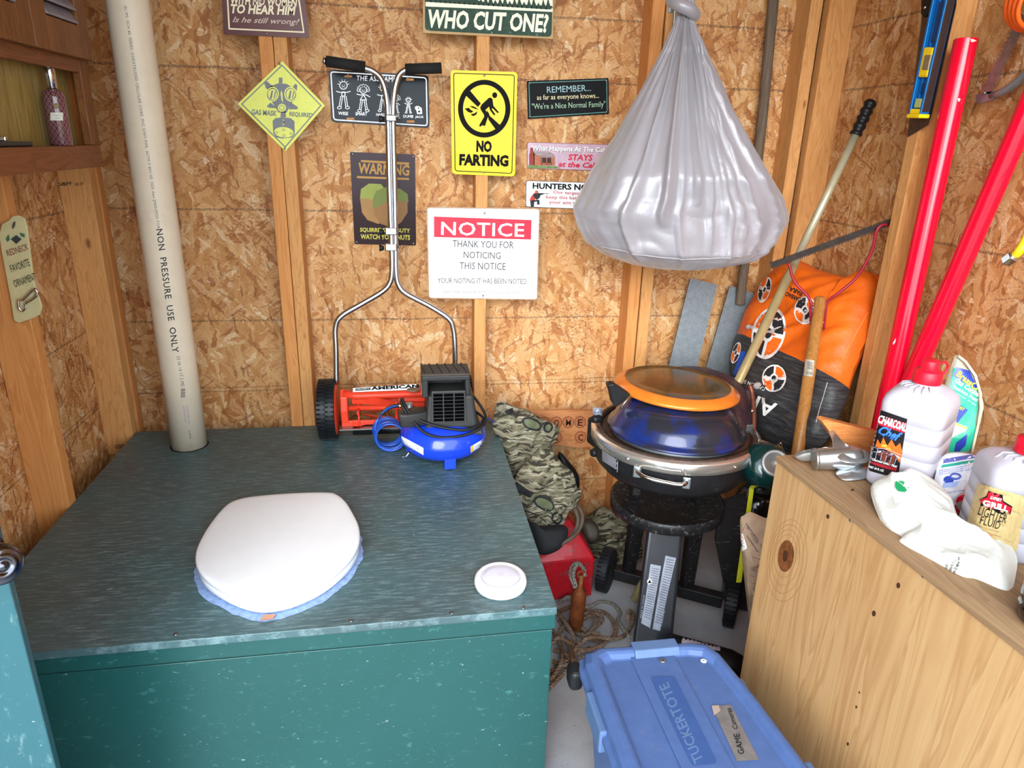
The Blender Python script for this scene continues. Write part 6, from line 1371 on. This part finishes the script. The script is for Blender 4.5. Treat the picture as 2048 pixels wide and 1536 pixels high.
for i, s in enumerate(('WARNING', 'TO AVOID DANGER', 'DO NOT USE', 'MADE IN', 'KEEP AWAY')):
    a.text(ink, s, 1916-i*11, 1112+i*8, 1904-i*9, 1160+i*1, 5, 3, bold=.015)
a.done()

# blister pack of gas connector
T = thing('blister_pack', 'clear blister pack with teal gas connector card behind the jug', 'package', (1.18, 1.15, PH))
BP2 = Plane(W(1920, 890, Y=1.18), (-.35, -1, .25)); ol = [(1911, 711), (1925, 722), (1945, 748), (1956, 780), (1962, 815), (1960, 850), (1950, 880), (1940, 905), (1900, 914), (1884, 910), (1884, 870), (1886, 790), (1898, 745)]
card = pillow(ol, BP2, .010, .004, 12, .002, 20, 8, 2); obj('card', card, pmat('a8a090', .35, 0, .1), T)
a = Art(Onto(card), T); te = pmat('1fa886', .3, 0, .05, coat=.3); nb_ = pmat('233a9c', .3, 0, .05, coat=.3); yy_ = pmat('f0e030', .4)
a.patch(te, [(1907, 735), (1960, 764), (1945, 902), (1876, 905)], 1, 12, 14, 'teal_card'); a.patch(nb_, [(1914, 734), (1938, 742), (1957, 782), (1905, 752)], 2, 8, 5, 'blue_band'); a.text(yy_, 'BrassCraft', 1911, 751, 1966, 794, 13, 4, bold=.03)
a.text(wh, 'Gas Connector', 1907, 763, 1972, 806, 11, 4, bold=.03, shear=.2); a.text(wh, 'Stainless Steel', 1904, 775, 1952, 803, 7, 4, bold=.01); a.text(pmat('cfeee4', .4), 'Conector de gas', 1902, 782, 1950, 812, 4, 4)
a.poly(nb_, [(1908, 802), (1935, 820), (1912, 848), (1900, 838)], 3, 'blue_band'); a.text(yy_, 'MOST', 1909, 813, 1925, 822, 6, 5, bold=.03); a.ell(M_redp, 1906, 836, 5, 8, 5, 14, 0, 'red_seal'); a.text(wh, 'A', 1903, 839, 1908, 841, 6, 6)
a.poly(pmat('e8e4cc', .4), [(1909, 843), (1934, 855), (1930, 862), (1892, 880), (1896, 862)], 3, 'inset_card'); a.poly(pmat('c9c03c', .4), [(1910, 845), (1934, 856), (1933, 859), (1909, 848)], 4, 'yellow_strip'); a.poly(nb_, [(1925, 875), (1934, 868), (1930, 890), (1918, 902), (1908, 902), (1912, 885)], 4, 'blue_shape')
a.done()
gm_, gn_, gb_ = nt('clear_plastic'); gb_.inputs['Base Color'].default_value = (.95, .97, .93, 1); gb_.inputs['Transmission Weight'].default_value = 1; gb_.inputs['Roughness'].default_value = .08; gb_.inputs['IOR'].default_value = 1.2
obj('blister_edge', MB().tube([BP2(x, y, .012) for x, y in ((1911, 711), (1926, 723), (1945, 750), (1955, 785), (1957, 815), (1950, 850), (1942, 885), (1938, 905))], .0028, 8), pmat('d4d0b0', .3, 0, .05), T)
obj('blister_bubble', pillow([(1950, 770), (1962, 800), (1964, 840), (1955, 865), (1945, 850), (1950, 810)], BP2, .02, .004, 10, .003, 20, 3, 4), gm_, T)
# tape print bag
T = thing('printed_poly_bag', 'white plastic pouch printed with blue tape rolls under the blister pack', 'package', (1.15, 1.1, PH))
TP = Plane(W(1910, 1000, Z=PH+.02), (-.3, -1, .9)); ol = [(1885, 912), (1915, 905), (1952, 912), (1962, 930), (1958, 970), (1948, 1000), (1930, 1022), (1900, 1012), (1870, 985), (1872, 945)]
tb = pillow(ol, TP, .022, .01, 12, .004, 16, 4, 5, crease=.012); obj('pouch', tb, pmat('dcdce4', .3, 0, .05), T)
a = Art(Onto(tb), T); lb_ = pmat('4a62b8', .4); a.ell(pmat('2c48a8', .4), 1897, 960, 10, 8, 1, 18, 0, 'tape_print'); a.ring(lb_, 1911, 953, 12, 7, 4, 2, 24, 0, 'tape_print'); a.poly(pmat('9aaede', .4), [(1886, 966), (1920, 962), (1912, 974), (1884, 976)], 2, 'tape_print')
a.patch(pmat('5a5aa0', .4), [(1888, 918), (1950, 908), (1956, 915), (1886, 927)], 1, 8, 2, 'blue_strip'); a.patch(pmat('2a9c88', .4), [(1884, 930), (1958, 918), (1960, 923), (1882, 936)], 1, 8, 2, 'teal_strip')
for k in range(3): a.text(lb_, 'Self fusing silicone tape wrap', 1880, 945+k*4-2, 1940, 934+k*4-2, 3, 2)
a.text(lb_, 'Fast dry time', 1893, 988, 1928, 983, 4, 2); a.poly(pmat('9a70b8', .4), [(1942, 934), (1952, 932), (1950, 945), (1953, 958), (1940, 957), (1944, 945)], 1, 'tape_print'); a.done()
# orange cap thing, red spool
T = thing('plastic_cover', 'scuffed orange plastic cover at the right behind the tan label jug', 'cover', tuple(W(1990, 940, Z=PH)))
oc3 = W(2010, 950, Y=1.06); Mx = Matrix.Translation((oc3.x, 1.06, PH)); obj('cover', MB().lathe([(.062, .002), (.064, .03), (.058, .058), (.035, .074), (0, .078)], Mx, 32), pmat('ee4a22', .35, 0, .06, 20, 0, '5c3028', 12, .28), T); obj('cover_lip', MB().lathe([(.062, .001), (.068, .001), (.068, .006), (.063, .008)], Mx, 32), pmat('26284a', .4), T)
rs = W(1937, 1005, Z=PH+.02)
T = thing('red_flashlight', 'small red and black torch between the jugs', 'torch', (rs.x, rs.y, PH))
r0, r1 = W(1958, 985, Z=PH+.022), W(1926, 1012, Z=PH+.02); rd_ = (r1-r0).normalized(); obj('torch_head', MB().tube([r0-rd_*.03, r0, r1], [.020, .022, .018], 24), M_capr, T)
obj('torch_lens', MB().tube([r1, r1+rd_*.003], [.010, .010], 16), pmat('b8b0a8', .2, .3), T); obj('torch_grip', MB().tube([r1+rd_*.0+V((.0, -.012, -.004)), r1+V((.045, -.045, -.004))], .015, 16), pmat('2a2626', .5, 0, .1), T)
# dark bottle at the right edge
bc3 = V((.905, .680, PH)); Mx = Matrix.Translation(bc3)
T = thing('smoked_bottle', 'dark translucent ribbed bottle cut by the right edge', 'bottle', tuple(bc3)); pr = [(.040, 0), (.050, .003), (.052, .012)]
for k in range(4): z = .02+k*.020; pr += [(.052, z), (.049, z+.004), (.049, z+.006), (.052, z+.010)]
pr += [(.052, .105), (.050, .15), (.040, .175), (.02, .195), (.018, .21), (0, .21)]
sb = MB().lathe(pr, Mx, 40); gd = pmat('15161a', .06, 0, .05, coat=.8); obj('bottle_body', sb, gd, T)
a = Art(Onto(sb), T); a.patch(pmat('d6d2dc', .4), [(2022, 1062), (2060, 1050), (2060, 1135), (2018, 1120)], 1, 6, 8, 'label'); a.patch(M_redp, [(2022, 1090), (2060, 1100), (2060, 1106), (2021, 1096)], 2, 6, 2, 'red_strip'); a.patch(M_redp, [(2020, 1108), (2060, 1118), (2060, 1126), (2019, 1115)], 2, 6, 2, 'red_strip'); a.patch(pmat('7ab4dc', .4), [(2024, 1066), (2060, 1060), (2060, 1086), (2022, 1086)], 2, 6, 3, 'blue_patch'); a.done()
# crumbs on the cabinet
for k, (px, py) in enumerate(((1703, 982),)):
    p = W(px, py, Z=PH+.001); tag(obj('dead_leaf', MB().prism([p, p+V((.007, .002, 0)), p+V((.009, .006, 0)), p+V((.002, .004, 0))], (0, 0, .0012)), pmat('3a2c24', .8)), 'tiny dark leaf crumb on the plywood top beside the propeller blade', 'crumb')

# ------------------------------------------------------------------ tools on the right wall
M_red = pmat('e0052c', .22, 0, .03, 20, coat=.4)
t0, t1 = W(1758, 880, X=1.285), W(1932, 80, X=1.335); d = (t1-t0).normalized(); base = t0-d*((t0.z-.01)/d.z)
T = thing('red_pipe', 'thick red plastic pipe with chipped open top leaning on the right wall', 'pipe', tuple(base)); mb = MB().tube([base, t0, t1], .0262, 32, cap=False); obj('pipe_body', mb, M_red, T)
q = d.to_track_quat('Z', 'Y').to_matrix().to_4x4(); obj('pipe_end', MB().lathe([(.0262, -.001), (.0255, .001), (.0225, .001), (.0215, -.03), (0, -.03)], Matrix.Translation(t1) @ q, 32), M_red, T)
a = Art(Onto(mb), T); ch = pmat('f2d8c8', .5); a.poly(ch, [(1941, 78), (1948, 79), (1955, 75), (1953, 82), (1946, 84), (1942, 84)], 1, 'paint_chip'); a.poly(ch, [(1916, 196), (1921, 198), (1918, 204), (1915, 200)], 1, 'paint_chip'); a.poly(ch, [(1786, 686), (1792, 676), (1791, 684), (1787, 690)], 1, 'paint_chip'); a.done()
t0, t1 = W(1818, 770, X=1.31), W(2062, 205, X=1.355); d = (t1-t0).normalized(); base = t0-d*((t0.z-.01)/d.z)
top2 = t1+d*.25
T = thing('red_pipe', 'glossy red plastic pipe leaning steeply toward the right frame edge', 'pipe', tuple(base)); obj('pipe_body', MB().tube([base, t0, t1, top2], .0235, 32), M_red, T)
q = d.to_track_quat('Z', 'Y').to_matrix().to_4x4(); obj('pipe_end', MB().lathe([(.0235, 0), (.023, .002), (.019, .002), (.018, -.02), (0, -.02)], Matrix.Translation(top2) @ q, 28), M_red, T)
# level
T = thing('spirit_level', 'blue spirit level with yellow vials and end cap on the right wall', 'level', tuple(W(1840, 228, X=1.285)))
xf, xb = 1.283, 1.306
bn, bf_ = W(1841, 228, X=xf), W(1816, 228, X=xf); tn, tf_ = W(1893, 0, X=xf), W(1863, 0, X=xf); k_ = 1.9
tn2 = bn+(tn-bn)*k_; tf2 = bf_+(tf_-bf_)*k_; X_ = V((xb-xf, 0, 0)); M_lb = pmat('1470b8', .3, .3, .05)
def strip(u0, u1, t0, t1, dx0, dx1, name, m, bev=.001):
    f = lambda u, t, dx: (bf_.lerp(bn, u)).lerp(tf2.lerp(tn2, u), t)+V((dx, 0, 0))
    return obj(name, MB().hexa([f(u0, t0, dx0), f(u1, t0, dx0), f(u1, t0, dx1), f(u0, t0, dx1), f(u0, t1, dx0), f(u1, t1, dx0), f(u1, t1, dx1), f(u0, t1, dx1)]), m, T, bevel=bev)
strip(0, .13, 0, 1, 0, .023, 'rail', M_lb); strip(.87, 1, 0, 1, 0, .023, 'rail', M_lb); strip(.13, .87, .0, 1, .010, .014, 'web', pmat('0f5a9c', .3, .3, .05)); strip(.99, 1.03, .01, .99, .002, .021, 'measuring_edge', pmat('3a2a26', .45, .2, .1))
strip(.3, .42, .02, 1, .006, .0105, 'web_rib', M_lb); strip(-.02, 1.03, -.02, .0, -.003, .026, 'end_cap', pmat('f0c818', .35), .002); strip(.10, .9, .0, .025, .000, .012, 'end_cap_tab', pmat('f0c818', .35), .002)
strip(.16, .88, .175, .315, -.001, .013, 'vial_housing', pmat('f2cc1e', .35), .004); strip(.40, .86, .21, .28, -.003, .004, 'vial_window', pmat('8a7a5c', .2, .2), .002); strip(.30, .80, .03, .075, .001, .012, 'end_vial', pmat('a8b470', .15, 0), .002)
strip(.45, .8, .34, .52, .004, .0115, 'slot', pmat('0c3f74', .3, .2)); strip(.5, .8, .10, .15, .004, .0115, 'slot', pmat('0c3f74', .3, .2)); strip(.35, .9, .56, .60, .001, .012, 'bracket', pmat('2a90d8', .3))
# hand saw behind it
T = thing('hand_saw', 'dark steel hand saw blade hanging behind the spirit level', 'saw', tuple(W(1840, 260, X=1.317))); pl = PX(1.3165)
obj('saw_blade', MB().prism([pl(x, y) for x, y in ((1815, 274), (1856, 250), (1864, 225), (1912, 10), (1915, -60), (1850, -60), (1843, 40), (1820, 225))], (.0015, 0, 0)), pmat('6a5a52', .35, .8, .15), T)
pl = PX(1.308); obj('saw_handle', MB().prism([pl(x, y) for x, y in ((1841, 28), (1846, 35), (1858, 28), (1864, 5), (1866, -60), (1843, -60), (1842, 0))], (.008, 0, 0)), M_black, T, bevel=.002); obj('handle_bolt', MB().sphere(pl(1852, 15, .002), .004, 12, 8), M_chrome, T)
# bow saw
T = thing('bow_saw', 'grey tubular bow saw with jagged blade hanging at the top right', 'saw', tuple(W(1975, 190, X=1.37))); pl = PX(1.372)
obj('frame_tube', MB().tube([pl(x, y) for x, y in ((1983, 192), (2000, 186), (2020, 176), (2040, 160), (2062, 136), (2085, 100), (2100, 40), (2105, -40))], [.0085, .0085]+[.0095]*6, 14), pmat('8f9a9e', .35, .6, .1, 40), T)
obj('clevis', MB().prism([pl(x, y, .004) for x, y in ((1953, 190), (1957, 208), (1978, 202), (1990, 198), (1986, 182), (1968, 186))], (.010, 0, 0)), pmat('8a9296', .35, .7, .15), T, bevel=.0015)
e0_, e1_ = (1968, 185), (2044, 30); ed = []
for k in range(19):
    t = k/18; x = e0_[0]+(e1_[0]-e0_[0])*t; y = e0_[1]+(e1_[1]-e0_[1])*t; ed += [(x-3, y-2), (x-6.5, y-6)]
pts = ed+[(2056, 36), (1980, 190)]; pl2 = PX(1.368); obj('saw_blade', MB().prism([pl2(x, y) for x, y in pts], (.0015, 0, 0)), pmat('8a8078', .4, .7, .2, 60), T); obj('blade_pin', MB().sphere(pl(1974, 186, .006), .004, 10, 6), M_gal, T)
# orange cord
T = thing('extension_cord', 'bright orange extension cord coil at the top right corner', 'cord', tuple(W(2050, 20, X=1.33))); mb = MB(); M_oc = pmat('f0641e', .45, 0, .05)
for k in range(4):
    c = W(2068+k*3, -22+k*5, X=1.34-.006*k); r1, r2 = .064-.007*k, .078-.006*k
    obj('cord_loop', MB().tube([c+V((.004*math.sin(3*t), r1*math.cos(t), r2*math.sin(t))) for t in [2*PI*i/40 for i in range(40)]], .0048, 10, closed=True), M_oc, T)
# yellow gas hose end
T = thing('gas_connector', 'yellow gas hose end with chrome hex nut at the right edge', 'hose', tuple(W(2020, 515, X=1.20)))
y0_, y1_ = W(2018, 519, X=1.20), W(2036, 506, X=1.20); d = (y1_-y0_).normalized(); obj('hex_nut', MB().tube([y0_-d*.008, y0_-d*.006, y0_+d*.014], [.0115, .013, .013], 6, smooth=False), M_chrome, T, bevel=.001); obj('nut_collar', MB().tube([y0_+d*.014, y0_+d*.018], .010, 16), M_chrome, T)
obj('yellow_hose', MB().tube(curve([y0_+d*.018, W(2040, 500, X=1.2), W(2052, 480, X=1.21), W(2064, 450, X=1.23), W(2080, 410, X=1.27), W(2100, 370, X=1.36)], 5), .0082, 14), pmat('f2c81c', .4, 0, .04), T)
